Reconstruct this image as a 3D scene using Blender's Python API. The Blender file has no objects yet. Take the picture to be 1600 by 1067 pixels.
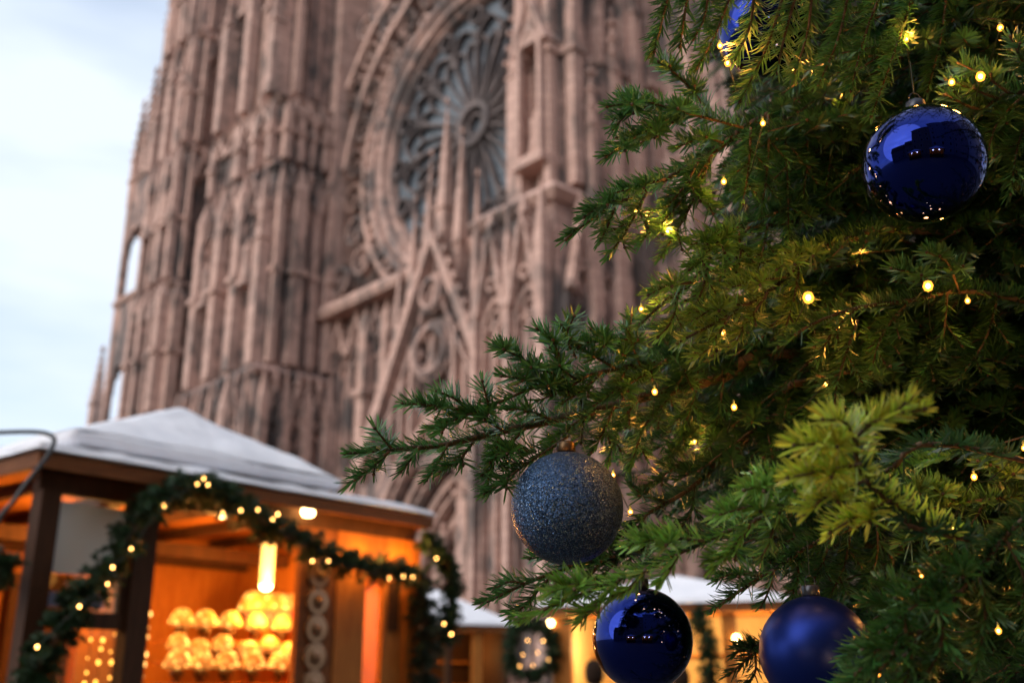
import bpy, math, random
import numpy as np
from mathutils import Vector, Matrix
random.seed(7); RNG = np.random.default_rng(11)
SC = bpy.context.scene; COL = SC.collection
R = math.radians

# ------------------------------------------------------------------ camera
FPX, PITCH, CZ = 1628.0, R(18.0), 1.6
CP, SP = math.cos(PITCH), math.sin(PITCH)
cam_d = bpy.data.cameras.new('camera'); cam = bpy.data.objects.new('camera', cam_d); COL.objects.link(cam)
cam_d.sensor_width = 36.0; cam_d.lens = FPX / 1600 * 36.0
cam_d.clip_start = 0.05; cam_d.clip_end = 3000
cam.location = (0, 0, CZ); cam.rotation_euler = (R(90) + PITCH, 0, 0)
cam_d.dof.use_dof = True; cam_d.dof.focus_distance = 1.40; cam_d.dof.aperture_fstop = 3.3
cam_d.dof.aperture_blades = 9
SC.camera = cam

# ------------------------------------------------------------------ world and sun
SUN_EL, SUN_AZ = 27.0, 236.0           # azimuth from +Y clockwise: low on the open left side of the square
w = bpy.data.worlds.new('World'); SC.world = w; w.use_nodes = True
nt = w.node_tree; nt.nodes.clear()
def nn(t, k, **kw):
    n = t.nodes.new(k)
    for a, b in kw.items(): setattr(n, a, b)
    return n
wo = nn(nt, 'ShaderNodeOutputWorld'); bg = nn(nt, 'ShaderNodeBackground')
sky = nn(nt, 'ShaderNodeTexSky', sky_type='NISHITA', sun_disc=False)
sky.sun_elevation = R(SUN_EL); sky.sun_rotation = R(SUN_AZ); sky.air_density = 1.0; sky.dust_density = 1.5; sky.ozone_density = 1.5
tc = nn(nt, 'ShaderNodeTexCoord'); mp = nn(nt, 'ShaderNodeMapping'); mp.inputs['Scale'].default_value = (1.2, 1.2, 4.2)
mp.inputs['Rotation'].default_value = (0.25, 0.1, 0)
no = nn(nt, 'ShaderNodeTexNoise'); no.inputs['Scale'].default_value = 1.9; no.inputs['Detail'].default_value = 4; no.inputs['Roughness'].default_value = 0.5
rp = nn(nt, 'ShaderNodeValToRGB'); rp.color_ramp.elements[0].position = 0.34; rp.color_ramp.elements[1].position = 0.62
rp.color_ramp.elements[0].color = (0.40, 0.40, 0.40, 1); rp.color_ramp.elements[1].color = (0.95, 0.95, 0.95, 1)
mx = nn(nt, 'ShaderNodeMix', data_type='RGBA'); mx.inputs['B'].default_value = (5.75, 6.35, 7.2, 1)
nt.links.new(tc.outputs['Generated'], mp.inputs['Vector']); nt.links.new(mp.outputs[0], no.inputs['Vector'])
nt.links.new(no.outputs['Fac'], rp.inputs['Fac']); nt.links.new(rp.outputs['Color'], mx.inputs['Factor'])
sm = nn(nt, 'ShaderNodeVectorMath', operation='SCALE'); sm.inputs['Scale'].default_value = 1.5; nt.links.new(sky.outputs[0], sm.inputs[0]); nt.links.new(sm.outputs[0], mx.inputs['A']); nt.links.new(mx.outputs['Result'], bg.inputs['Color'])
bg.inputs['Strength'].default_value = 0.112
nt.links.new(bg.outputs[0], wo.inputs[0])
sl = bpy.data.lights.new('sun', 'SUN'); sun = bpy.data.objects.new('sun', sl); COL.objects.link(sun)
sl.energy = 1.5; sl.angle = R(70); sl.color = (1.0, 0.93, 0.86)
az, el = R(SUN_AZ), R(SUN_EL)
sun.rotation_euler = Vector((-math.sin(az) * math.cos(el), -math.cos(az) * math.cos(el), -math.sin(el))).to_track_quat('-Z', 'Y').to_euler()
sun.location = (0, -5, 40)
SC.view_settings.view_transform = 'Standard'; SC.view_settings.look = 'None'
SC.view_settings.exposure = 0.58; SC.view_settings.gamma = 1.0; SC.view_settings.use_curve_mapping = False
SC.cycles.max_bounces = 6; SC.cycles.diffuse_bounces = 3; SC.cycles.glossy_bounces = 3
SC.cycles.transmission_bounces = 4; SC.cycles.transparent_max_bounces = 4
SC.cycles.caustics_reflective = False; SC.cycles.caustics_refractive = False
SC.cycles.sample_clamp_indirect = 4.0
SC.cycles.use_denoising = True

# ------------------------------------------------------------------ pixel to place
def ray(x, y):
    dx, dy = x - 800.0, 533.5 - y
    return np.array((dx, FPX * CP - dy * SP, FPX * SP + dy * CP))
CAM = np.array((0.0, 0.0, CZ))
def at(x, y, depth):                    # depth in metres along the camera's axis
    return CAM + ray(x, y) * (depth / FPX)
def to_px(P):
    P = np.asarray(P, float) - CAM
    zc = P[..., 1] * CP + P[..., 2] * SP; yc = -P[..., 1] * SP + P[..., 2] * CP
    return 800 + FPX * P[..., 0] / zc, 533.5 - FPX * yc / zc, zc
def at_height(x, y, z):
    r = ray(x, y); return CAM + r * ((z - CZ) / r[2])

# ------------------------------------------------------------------ mesh helpers
class MB:
    def __init__(s): s.V = []; s.F = []
    def add(s, vs, fs):
        b = len(s.V); s.V += [tuple(float(c) for c in v) for v in vs]; s.F += [tuple(i + b for i in f) for f in fs]; return s
    def box(s, x0, x1, y0, y1, z0, z1):
        return s.add([(x0,y0,z0),(x1,y0,z0),(x1,y1,z0),(x0,y1,z0),(x0,y0,z1),(x1,y0,z1),(x1,y1,z1),(x0,y1,z1)],
                     [(3,2,1,0),(4,5,6,7),(0,1,5,4),(1,2,6,5),(2,3,7,6),(3,0,4,7)])
    def frustum(s, x0, x1, y0, y1, z0, X0, X1, Y0, Y1, z1):
        return s.add([(x0,y0,z0),(x1,y0,z0),(x1,y1,z0),(x0,y1,z0),(X0,Y0,z1),(X1,Y0,z1),(X1,Y1,z1),(X0,Y1,z1)],
                     [(3,2,1,0),(4,5,6,7),(0,1,5,4),(1,2,6,5),(2,3,7,6),(3,0,4,7)])
    def pyr(s, cx, cy, r, z0, z1, n=4, rot=math.pi/4):
        vs = [(cx + r*math.cos(rot + 2*math.pi*i/n), cy + r*math.sin(rot + 2*math.pi*i/n), z0) for i in range(n)] + [(cx, cy, z1)]
        return s.add(vs, [(i, (i+1) % n, n) for i in range(n)] + [tuple(range(n-1, -1, -1))])
    def lathe(s, prof, n=16, c=(0,0,0), lobes=0, amp=0.0):
        vs = []; fs = []
        for r, z in prof:
            for i in range(n):
                a = 2*math.pi*i/n; k = r*(1 + amp*math.cos(lobes*a)) if lobes else r
                vs.append((c[0] + k*math.cos(a), c[1] + k*math.sin(a), c[2] + z))
        for j in range(len(prof) - 1):
            for i in range(n):
                fs.append((j*n+i, j*n+(i+1) % n, (j+1)*n+(i+1) % n, (j+1)*n+i))
        fs.append(tuple(range(n-1, -1, -1))); fs.append(tuple(range((len(prof)-1)*n, len(prof)*n)))
        return s.add(vs, fs)
    def tube(s, pts, rad, n=6):
        pts = [Vector(p) for p in pts]
        if not hasattr(rad, '__len__'): rad = [rad]*len(pts)
        vs = []; fs = []; up = Vector((0.13, 0.21, 1)).normalized()
        for i, p in enumerate(pts):
            t = (pts[min(i+1, len(pts)-1)] - pts[max(i-1, 0)])
            t = t.normalized() if t.length > 1e-9 else Vector((0,0,1))
            a = t.cross(up)
            if a.length < 1e-3: a = t.cross(Vector((1,0,0)))
            a.normalize(); b = t.cross(a)
            for k in range(n):
                q = 2*math.pi*k/n; vs.append(p + (a*math.cos(q) + b*math.sin(q))*rad[i])
        for i in range(len(pts)-1):
            for k in range(n): fs.append((i*n+k, i*n+(k+1) % n, (i+1)*n+(k+1) % n, (i+1)*n+k))
        fs.append(tuple(range(n-1, -1, -1))); fs.append(tuple(range((len(pts)-1)*n, len(pts)*n)))
        return s.add(vs, fs)
    def strip(s, pts, hw, y0, y1, closed=False):      # band of half width hw along an (x,z) line, from y0 to y1
        n = len(pts); L = []; Rr = []
        for i, (x, z) in enumerate(pts):
            a = pts[i-1] if (i or closed) else pts[i]; b = pts[(i+1) % n] if (i < n-1 or closed) else pts[i]
            tx, tz = b[0]-a[0], b[1]-a[1]; l = math.hypot(tx, tz) or 1; nx, nz = -tz/l*hw, tx/l*hw
            L.append((x+nx, z+nz)); Rr.append((x-nx, z-nz))
        vs = []; fs = []
        for i in range(n):
            vs += [(L[i][0], y0, L[i][1]), (Rr[i][0], y0, Rr[i][1]), (Rr[i][0], y1, Rr[i][1]), (L[i][0], y1, L[i][1])]
        m = n if closed else n-1
        for i in range(m):
            a, b = 4*i, 4*((i+1) % n)
            for k in range(4): fs.append((a+k, a+(k+1) % 4, b+(k+1) % 4, b+k))
        if not closed: fs += [(3,2,1,0), (4*n-4, 4*n-3, 4*n-2, 4*n-1)]
        return s.add(vs, fs)
    def swap(s):                                       # turn geometry built for a front face into a side face
        s.V = [(-v[1], v[0], v[2]) for v in s.V]; return s
    def shift(s, x=0, y=0, z=0): s.V = [(v[0]+x, v[1]+y, v[2]+z) for v in s.V]; return s
    def build(s, name, mat, parent=None, smooth=False, kind=None, label=None):
        me = bpy.data.meshes.new(name); me.from_pydata(s.V, [], s.F)
        import bmesh
        bm = bmesh.new(); bm.from_mesh(me); bmesh.ops.recalc_face_normals(bm, faces=bm.faces); bm.to_mesh(me); bm.free()
        me.materials.append(mat)
        if smooth: me.polygons.foreach_set('use_smooth', [True]*len(me.polygons))
        o = bpy.data.objects.new(name, me); COL.objects.link(o)
        if parent: o.parent = parent
        if kind: o['kind'] = kind
        if label: o['label'] = label
        return o
def empty(name, loc=(0,0,0), rz=0):
    o = bpy.data.objects.new(name, None); COL.objects.link(o); o.location = loc; o.rotation_euler = (0,0,rz); o.empty_display_size = 0.2
    return o
def tag(o, label, cat, group=None):
    o['label'] = label; o['category'] = cat
    if group: o['group'] = group
    return o
def copy_obj(o, parent, M=None):
    c = o.copy(); COL.objects.link(c); c.parent = parent
    if M is not None: c.matrix_local = M
    return c
def circle(cx, cz, r, n=24, a0=0): return [(cx + r*math.cos(a0+2*math.pi*i/n), cz + r*math.sin(a0+2*math.pi*i/n)) for i in range(n)]
def arch(cx, hw, z, n=6, sharp=2.0):                   # pointed arch line from left to right springing
    Rd = hw*sharp; c = Rd - hw; top = math.acos(c/Rd); pts = []
    for i in range(n+1):
        a = top*i/n; pts.append((cx + c - Rd*math.cos(a), z + Rd*math.sin(a)))
    return pts + [(2*cx - x, zz) for x, zz in reversed(pts[:-1])]
def smooth_line(pts, n):                                # Catmull-Rom through points
    P = np.array(pts, float)
    if len(P) == 2: t = np.linspace(0, 1, n)[:, None]; return P[0]*(1-t) + P[1]*t
    Q = np.vstack([2*P[0]-P[1], P, 2*P[-1]-P[-2]]); out = []; m = len(P)-1
    for t in np.linspace(0, m-1e-6, n):
        i = int(t); u = t-i; a, b, c, d = Q[i], Q[i+1], Q[i+2], Q[i+3]
        out.append(0.5*((2*b)+(-a+c)*u+(2*a-5*b+4*c-d)*u*u+(-a+3*b-3*c+d)*u**3))
    return np.array(out)

# ------------------------------------------------------------------ materials
def mat(name, color=(0.5,0.5,0.5), rough=0.7, metal=0.0, **kw):
    m = bpy.data.materials.new(name); m.use_nodes = True; b = m.node_tree.nodes['Principled BSDF']
    b.inputs['Base Color'].default_value = (*color, 1); b.inputs['Roughness'].default_value = rough; b.inputs['Metallic'].default_value = metal
    for k, v in kw.items(): b.inputs[k.replace('_', ' ')].default_value = v
    return m
def P(m): return m.node_tree.nodes['Principled BSDF']
def ramp(t, fac, stops):
    r = nn(t, 'ShaderNodeValToRGB'); e = r.color_ramp.elements
    while len(e) < len(stops): e.new(0.5)
    for i, (p, c) in enumerate(stops): e[i].position = p; e[i].color = (*c, 1) if len(c) == 3 else c
    t.links.new(fac, r.inputs['Fac']); return r.outputs['Color']
def noise(t, vec, scale, detail=4, rough=0.55):
    n = nn(t, 'ShaderNodeTexNoise'); n.inputs['Scale'].default_value = scale; n.inputs['Detail'].default_value = detail; n.inputs['Roughness'].default_value = rough
    if vec is not None: t.links.new(vec, n.inputs['Vector'])
    return n.outputs['Fac']
def mapping(t, scale=(1,1,1), src='Object'):
    c = nn(t, 'ShaderNodeTexCoord'); m = nn(t, 'ShaderNodeMapping'); m.inputs['Scale'].default_value = scale
    t.links.new(c.outputs[src], m.inputs['Vector']); return m.outputs[0]
def mix(t, fac, a, b, mode='MIX'):
    m = nn(t, 'ShaderNodeMix', data_type='RGBA', blend_type=mode)
    for k, v in (('Factor', fac), ('A', a), ('B', b)):
        if hasattr(v, 'is_linked'): t.links.new(v, m.inputs[k])
        elif k == 'Factor': m.inputs[k].default_value = v
        else: m.inputs[k].default_value = (*v, 1)
    return m.outputs['Result']
def bump(m, h, strength=0.4, dist=0.02):
    t = m.node_tree; b = nn(t, 'ShaderNodeBump'); b.inputs['Strength'].default_value = strength; b.inputs['Distance'].default_value = dist
    t.links.new(h, b.inputs['Height']); t.links.new(b.outputs[0], P(m).inputs['Normal'])

def stone_mat(name, base_a, base_b, soot, lo, hi):
    m = mat(name, rough=0.9); t = m.node_tree
    c = nn(t, 'ShaderNodeTexCoord'); sx = nn(t, 'ShaderNodeSeparateXYZ'); t.links.new(c.outputs['Object'], sx.inputs[0])
    ad = nn(t, 'ShaderNodeMath', operation='ADD'); t.links.new(sx.outputs[0], ad.inputs[0]); t.links.new(sx.outputs[1], ad.inputs[1])
    cb = nn(t, 'ShaderNodeCombineXYZ'); t.links.new(ad.outputs[0], cb.inputs[0]); t.links.new(sx.outputs[2], cb.inputs[1])
    br = nn(t, 'ShaderNodeTexBrick'); t.links.new(cb.outputs[0], br.inputs['Vector'])
    br.inputs['Scale'].default_value = 1.0; br.inputs['Brick Width'].default_value = 0.95; br.inputs['Row Height'].default_value = 0.42
    br.inputs['Mortar Size'].default_value = 0.02; br.inputs['Bias'].default_value = 0.0
    br.inputs['Color1'].default_value = (*base_a, 1); br.inputs['Color2'].default_value = (*base_b, 1); br.inputs['Mortar'].default_value = (base_b[0]*.6, base_b[1]*.6, base_b[2]*.6, 1)
    v1 = mapping(t, (0.42, 0.42, 0.30)); v2 = mapping(t, (1.5, 1.5, 0.8))
    n1 = noise(t, v1, 1.0, 5, 0.62); n2 = noise(t, v2, 1.0, 4, 0.6)
    s = nn(t, 'ShaderNodeMath', operation='MULTIPLY_ADD'); t.links.new(n1, s.inputs[0]); s.inputs[1].default_value = 0.55
    h = nn(t, 'ShaderNodeMath', operation='MULTIPLY'); t.links.new(n2, h.inputs[0]); h.inputs[1].default_value = 0.45; t.links.new(h.outputs[0], s.inputs[2])
    f = ramp(t, s.outputs[0], [(lo, (0,0,0)), (hi, (1,1,1))])
    sf = nn(t, 'ShaderNodeMath', operation='MULTIPLY'); t.links.new(noise(t, mapping(t, (0.2,0.2,0.2)), 1.3, 3), sf.inputs[0]); sf.inputs[1].default_value = 0.6
    warm = mix(t, sf.outputs[0], br.outputs['Color'], (base_a[0]*1.1, base_a[1]*0.96, base_a[2]*0.92))
    t.links.new(mix(t, f, warm, soot), P(m).inputs['Base Color'])
    bump(m, noise(t, mapping(t, (6,6,6)), 1.0, 4), 0.5, 0.06)
    return m
STONE = stone_mat('pink_sandstone', (0.54,0.355,0.29), (0.26,0.17,0.14), (0.125,0.10,0.092), 0.445, 0.56)
STONE_L = stone_mat('clean_sandstone', (0.58,0.385,0.315), (0.40,0.26,0.21), (0.15,0.115,0.10), 0.50, 0.62)
STONE_D = stone_mat('sooty_shaded_sandstone', (0.52,0.345,0.29), (0.19,0.135,0.118), (0.10,0.085,0.08), 0.42, 0.55)  # real soot, also used on wall cores to paint in recess shade
ROSEGLASS = mat('leaded_rose_glass', (0.07,0.095,0.12), 0.5, 0.0); P(ROSEGLASS).inputs['Specular IOR Level'].default_value = 0.45
t_ = ROSEGLASS.node_tree
t_.links.new(ramp(t_, noise(t_, mapping(t_, (2.2,2.2,2.2)), 1.0, 3, 0.7), [(0.32,(0.045,0.055,0.065)), (0.5,(0.10,0.125,0.15)), (0.7,(0.18,0.215,0.25))]), P(ROSEGLASS).inputs['Base Color'])
bump(ROSEGLASS, noise(t_, mapping(t_, (3,3,3)), 1.0, 2), 0.3, 0.05)

def wood_mat(name, a, b, rough=0.55, sc=(3,3,14)):
    m = mat(name, a, rough+0.2, 0.0, Specular_IOR_Level=0.2); t = m.node_tree
    v = mapping(t, sc); t.links.new(ramp(t, noise(t, v, 2.0, 5, 0.65), [(0.3, b), (0.7, a)]), P(m).inputs['Base Color'])
    bump(m, noise(t, v, 5.0, 4), 0.25, 0.004); return m
WOOD = wood_mat('varnished_pine', (0.50,0.185,0.034), (0.36,0.115,0.020), 0.42, (14,14,2.5))
WOOD_D = wood_mat('dark_stained_timber', (0.085,0.036,0.016), (0.045,0.02,0.01), 0.55, (14,14,2.5))
WOOD_F = wood_mat('brown_fascia_timber', (0.24,0.082,0.022), (0.15,0.05,0.014), 0.45, (2.5,2.5,14))
ROOFW = mat('pale_frosted_sheet', (0.66,0.67,0.72), 0.6); t_ = ROOFW.node_tree
t_.links.new(ramp(t_, noise(t_, mapping(t_, (2,2,2)), 1.5, 5), [(0.3,(0.80,0.81,0.86)), (0.7,(0.92,0.92,0.95))]), P(ROOFW).inputs['Base Color'])
bump(ROOFW, noise(t_, mapping(t_, (9,9,9)), 1.0, 4), 0.35, 0.02)
def glass_mat(name, col, rough, alpha):
    m = bpy.data.materials.new(name); m.use_nodes = True; t = m.node_tree; t.nodes.clear()
    o = nn(t, 'ShaderNodeOutputMaterial'); mixs = nn(t, 'ShaderNodeMixShader'); tr = nn(t, 'ShaderNodeBsdfTransparent'); gl = nn(t, 'ShaderNodeBsdfGlossy')
    tr.inputs[0].default_value = (*col, 1); gl.inputs['Roughness'].default_value = rough; mixs.inputs[0].default_value = alpha
    t.links.new(tr.outputs[0], mixs.inputs[1]); t.links.new(gl.outputs[0], mixs.inputs[2]); t.links.new(mixs.outputs[0], o.inputs[0]); return m
PANE = glass_mat('window_glass', (0.86,0.88,0.86), 0.02, 0.22)
PANE2 = glass_mat('clear_side_glass', (0.98,0.90,0.68), 0.02, 0.035)
def emis(name, col, strength, base=(0.8,0.6,0.3)):
    m = mat(name, base, 0.4); P(m).inputs['Emission Color'].default_value = (*col, 1); P(m).inputs['Emission Strength'].default_value = strength; return m
BULB = emis('warm_led_bulb', (1.0,0.45,0.10), 18.0)
SHELL = bpy.data.materials.new('amber_bulb_glass'); SHELL.use_nodes = True; t_ = SHELL.node_tree; t_.nodes.clear()
o_ = nn(t_, 'ShaderNodeOutputMaterial'); ms_ = nn(t_, 'ShaderNodeMixShader'); ms_.inputs[0].default_value = 0.45; tr_ = nn(t_, 'ShaderNodeBsdfTransparent'); em_ = nn(t_, 'ShaderNodeEmission'); em_.inputs[0].default_value = (1.0,0.33,0.03,1); em_.inputs[1].default_value = 3.0
t_.links.new(tr_.outputs[0], ms_.inputs[1]); t_.links.new(em_.outputs[0], ms_.inputs[2]); t_.links.new(ms_.outputs[0], o_.inputs[0])
BULB_S = emis('warm_stall_bulb', (1.0,0.48,0.12), 4.0)
BULB_G = emis('warm_garland_bulb', (1.0,0.46,0.11), 13.0)
SPOT = emis('stall_spotlight_glass', (1.0,0.66,0.25), 18.0)
LAMP = emis('lit_lamp_shade', (1.0,0.55,0.13), 1.9)
WIRE = mat('green_cable', (0.02,0.035,0.018), 0.5)
CABLE = mat('black_cable', (0.015,0.015,0.016), 0.4)
BARK = mat('fir_bark', (0.085,0.055,0.035), 0.85); t_ = BARK.node_tree
t_.links.new(ramp(t_, noise(t_, mapping(t_, (60,60,60)), 1.0, 4), [(0.3,(0.045,0.03,0.02)), (0.7,(0.15,0.10,0.06))]), P(BARK).inputs['Base Color'])
bump(BARK, noise(t_, mapping(t_, (120,120,120)), 1.0, 3), 0.5, 0.002)
def needle_mat(name, rough, spec, trans):
    m = mat(name, (0.05,0.1,0.03), rough); t = m.node_tree; a = nn(t, 'ShaderNodeAttribute', attribute_name='tint')
    t.links.new(a.outputs['Color'], P(m).inputs['Base Color']); P(m).inputs['Specular IOR Level'].default_value = spec
    o = [n for n in t.nodes if n.type == 'OUTPUT_MATERIAL'][0]; tr = nn(t, 'ShaderNodeBsdfTranslucent'); ms = nn(t, 'ShaderNodeMixShader'); ms.inputs[0].default_value = trans
    t.links.new(a.outputs['Color'], tr.inputs[0]); t.links.new(P(m).outputs[0], ms.inputs[1]); t.links.new(tr.outputs[0], ms.inputs[2]); t.links.new(ms.outputs[0], o.inputs[0])
    return m
NEEDLE = needle_mat('fir_needle', 0.34, 0.6, 0.28)
GNEEDLE = needle_mat('garland_needle', 0.55, 0.3, 0.1)
GOLD = mat('bronze_cap', (0.14,0.085,0.045), 0.4, 1.0)
SILVER = mat('clear_plastic_cap', (0.06,0.065,0.08), 0.3, 0.6)

# ------------------------------------------------------------------ ground
m = mat('stone_setts', (0.2,0.19,0.18), 0.8); t_ = m.node_tree
br = nn(t_, 'ShaderNodeTexBrick'); t_.links.new(mapping(t_, (1,1,1)), br.inputs['Vector']); br.inputs['Scale'].default_value = 5.0
br.inputs['Color1'].default_value = (0.11,0.10,0.095,1); br.inputs['Color2'].default_value = (0.06,0.056,0.056,1); br.inputs['Mortar'].default_value = (0.05,0.05,0.05,1)
t_.links.new(br.outputs['Color'], P(m).inputs['Base Color']); bump(m, br.outputs['Fac'], 0.3, -0.01)
g = MB().add([(-600,-600,0),(600,-600,0),(600,600,0),(-600,600,0)], [(0,1,2,3)]).build('ground', m); g['kind'] = 'structure'

# ------------------------------------------------------------------ cathedral
PHI = R(48.0); HUB = np.array((-63/1441.5*49.0, 49.0)); HZ = 29.7
ES = np.array((math.cos(PHI), -math.sin(PHI))); ED = np.array((math.sin(PHI), math.cos(PHI)))
def fac(x, y, d):                                      # photo pixel on the facade plane set back by d -> (s, z)
    r = ray(x, y); t = (d + HUB @ ED)/(r[:2] @ ED); q = r[:2]*t - HUB
    return float(q @ ES), float(r[2]*t + CZ)
CAT = empty('cathedral', (HUB[0], HUB[1], 0), -PHI)
tag(CAT, 'soaring pink sandstone gothic cathedral front with rose window and pointed gable', 'cathedral')
def part(mb, name, m=None, parent=None, **k): return mb.build(name, m or STONE, parent or CAT, **k)
rr = random.Random(3)

def pinnacle(s, d, z0, zs, zt, r, parent, m=STONE_L, crockets=True):
    b = MB().box(s-r, s+r, d-r, d+r, z0, zs).box(s-r*1.25, s+r*1.25, d-r*1.25, d+r*1.25, zs, zs+r*0.5)
    b.pyr(s, d, r*1.35, zs+r*0.5, zt)
    n = max(3, int((zt-zs)/0.7))
    for i in range(1, n if crockets else 1):           # crockets
        z = zs + (zt-zs)*i/n; q = r*1.1*(1-i/n) + 0.05
        for sx, sy in ((1,1),(1,-1),(-1,1),(-1,-1)): b.box(s+sx*q-0.07, s+sx*q+0.07, d+sy*q-0.07, d+sy*q+0.07, z, z+0.2)
    b.pyr(s, d, r*0.55, zt-r*0.9, zt+0.15, 4, 0)
    return part(b, 'pinnacle', m, parent)
def lancet_mb(cx, hw, z0, zs, y, bars=1, wd=0.11, dp=0.28):
    b = MB(); top = arch(cx, hw, zs)
    b.strip([(cx-hw, z0)] + top + [(cx+hw, z0)], wd, y-dp, y)
    for k in range(bars):
        x = cx - hw + 2*hw*(k+1)/(bars+1); b.box(x-wd*0.55, x+wd*0.55, y-dp*0.8, y, z0, zs+0.1*hw)
    if bars:
        w2 = 2*hw/(bars+1)
        for k in range(bars+1): b.strip(arch(cx-hw+w2*(k+0.5), w2*0.5, zs-0.5*hw, 4), wd*0.5, y-dp*0.75, y)
        b.strip(circle(cx, zs+hw*0.75, hw*0.38, 12), wd*0.55, y-dp*0.75, y, True)
    return b
def gablet_mb(cx, hw, z0, z1, y, wd=0.16, dp=0.4):
    b = MB().strip([(cx-hw, z0), (cx, z1), (cx+hw, z0)], wd, y-dp, y)
    b.pyr(cx, y-dp*0.5, 0.28, z1, z1+0.9)
    n = max(2, int((z1-z0)/0.8))
    for i in range(1, n):
        f = i/n
        for sg in (-1, 1): b.box(cx+sg*hw*(1-f)-0.09, cx+sg*hw*(1-f)+0.09, y-dp, y-dp*0.4, z0+(z1-z0)*f+0.1, z0+(z1-z0)*f+0.34)
    b.strip(circle(cx, z0+(z1-z0)*0.33, hw*0.3, 10), 0.06, y-dp*0.6, y, True)
    return b
def statue_mb(x, y, z, h):
    b = MB(); k = h/1.9
    b.lathe([(0.30*k,0),(0.32*k,0.25*k),(0.25*k,0.8*k),(0.27*k,1.15*k),(0.31*k,1.42*k),(0.2*k,1.56*k),(0.09*k,1.6*k),(0.13*k,1.68*k),(0.14*k,1.78*k),(0.09*k,1.9*k)], 8, (x,y,z))
    b.box(x-0.36*k, x+0.36*k, y-0.3*k, y+0.3*k, z-0.25*k, z)
    return b
def ledge(s0, s1, d0, d1, z, ov, h, parent, m=None):
    b = MB().frustum(s0-ov*.3, s1+ov*.3, d0-ov*.3, d1, z, s0-ov, s1+ov, d0-ov, d1, z+h*0.45)
    b.frustum(s0-ov, s1+ov, d0-ov, d1, z+h*0.452, s0-ov*.15, s1+ov*.15, d0-ov*.15, d1, z+h)
    return part(b, 'ledge', m or STONE_L, parent)
def face_work(parent, a0, a1, y, z0, z1, n, side=None, statues=False, gables=True):
    """blind tracery on a vertical face; side = s of a right-facing side face, else a front face at y"""
    w = (a1-a0)/n; H = z1-z0
    def put(mb, name, m=STONE):
        if side is not None:
            mb.swap(); mb.shift(side, 0, 0)
        part(mb, name, m, parent)
    yy = y if side is None else 0.0
    for k in range(n):
        cx = a0+w*(k+0.5); hw = w*0.40; zs = z1 - hw*2.0 - (H*0.16 if gables else 0.2)
        put(lancet_mb(cx, hw, z0+0.3, zs, yy, 1 if w < 2.6 else 2), 'blind_lancet', STONE if rr.random() < .6 else STONE_L)
        if gables: put(gablet_mb(cx, hw*1.12, zs+hw*0.9, z1-0.25, yy-0.25), 'gablet', STONE_L if rr.random() < .5 else STONE)
        if statues and rr.random() < 0.85:
            h = min(2.6, H*0.25); put(statue_mb(cx, yy-0.55, zs-h*1.1, h), 'statue', STONE_L)
    for k in range(n+1):
        x = a0+w*k; r = rr.choice((0.14, 0.17, 0.2, 0.24, 0.36))
        if rr.random() < 0.15: continue
        b = MB(); yo = yy-0.45
        b.box(x-r, x+r, yo-r, yo+r, z0, z1-H*0.1); b.box(x-r*1.5, x+r*1.5, yo-r*1.5, yy+0.05, z0+H*0.45, z0+H*0.45+0.35)
        b.pyr(x, yo, r*1.5, z1-H*0.1, z1+H*0.05)
        put(b, 'shaft', STONE_L)
def stage(s0, s1, d, z0, z1, nf, ns, name='buttress_stage', statues=True, m=None, side_d=0.0):
    st = part(MB().box(s0, s1, d, side_d+0.4, z0, z1), name, m or STONE)
    face_work(st, s0+0.25, s1-0.25, d, z0+0.2, z1, nf, None, statues)
    if ns: face_work(st, d+0.25, side_d-0.2, 0, z0+0.2, z1, ns, s1, False)
    return st
# left buttress of the rose
LB0, LB1, LBD = -21.4, -13.2, -4.2
z18 = 18.2
st = stage(LB0-0.4, LB1+0.45, LBD-0.45, 0.0, z18-0.6, 4, 3, m=STONE)
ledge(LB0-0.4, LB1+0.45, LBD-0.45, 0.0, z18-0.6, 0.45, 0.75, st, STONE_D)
st = stage(LB0, LB1, LBD, z18+0.15, 30.6, 3, 3)
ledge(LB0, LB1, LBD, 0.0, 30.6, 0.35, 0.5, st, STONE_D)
st = stage(LB0+0.15, LB1-0.05, LBD+0.12, 31.1, 35.2, 4, 4, statues=False)
ledge(LB0+0.15, LB1-0.05, LBD+0.12, 0.0, 35.2, 0.55, 0.7, st, STONE_L)
st = stage(LB0+0.7, LB1-0.5, LBD+0.7, 35.9, 52.0, 3, 2)
ledge(LB0+0.7, LB1-0.5, LBD+0.7, 0.0, 52.0, 0.4, 0.7, st)
st = stage(LB0+1.1, LB1-0.9, LBD+1.1, 52.7, 66.0, 3, 2)
for s, z0, zs, zt in ((-20.6, 35.9, 44.0, 47.5), (-17.2, 35.9, 46.5, 51.5), (-13.9, 35.9, 41.0, 45.5), (-21.2, 18.4, 27.0, 30.0), (-13.5, 18.4, 26.0, 30.0)):
    pinnacle(s, LBD-0.35, z0, zs, zt, 0.36, CAT)
# rose wall with its round opening
RG, RH = 7.45, 8.75
WL, WR, WZ0, WZ1 = LB1, 8.0, 22.1, 40.5
back = part(MB().box(WL, 12.0, 1.3, 2.2, 21.4, 66.0).box(-21.4, 12, 2.3, 3.5, 0, 66), 'rose_wall', STONE)
low = part(MB().box(LB1-0.2, 8.2, 0.35, 1.28, 0, 21.7), 'wall', STONE)
rose = part(MB().lathe([(RG-.1,0.55),(RG+.05,0.1),(RG+.3,0.02),(RG+.36,-0.25),(RG+.8,-0.45),(RG+.86,-0.2),(RG+1.0,-0.25),(RG+1.05,-0.5),(RH+.1,-0.55),(RH+.15,1.25)], 72), 'rose_window', STONE)
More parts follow.
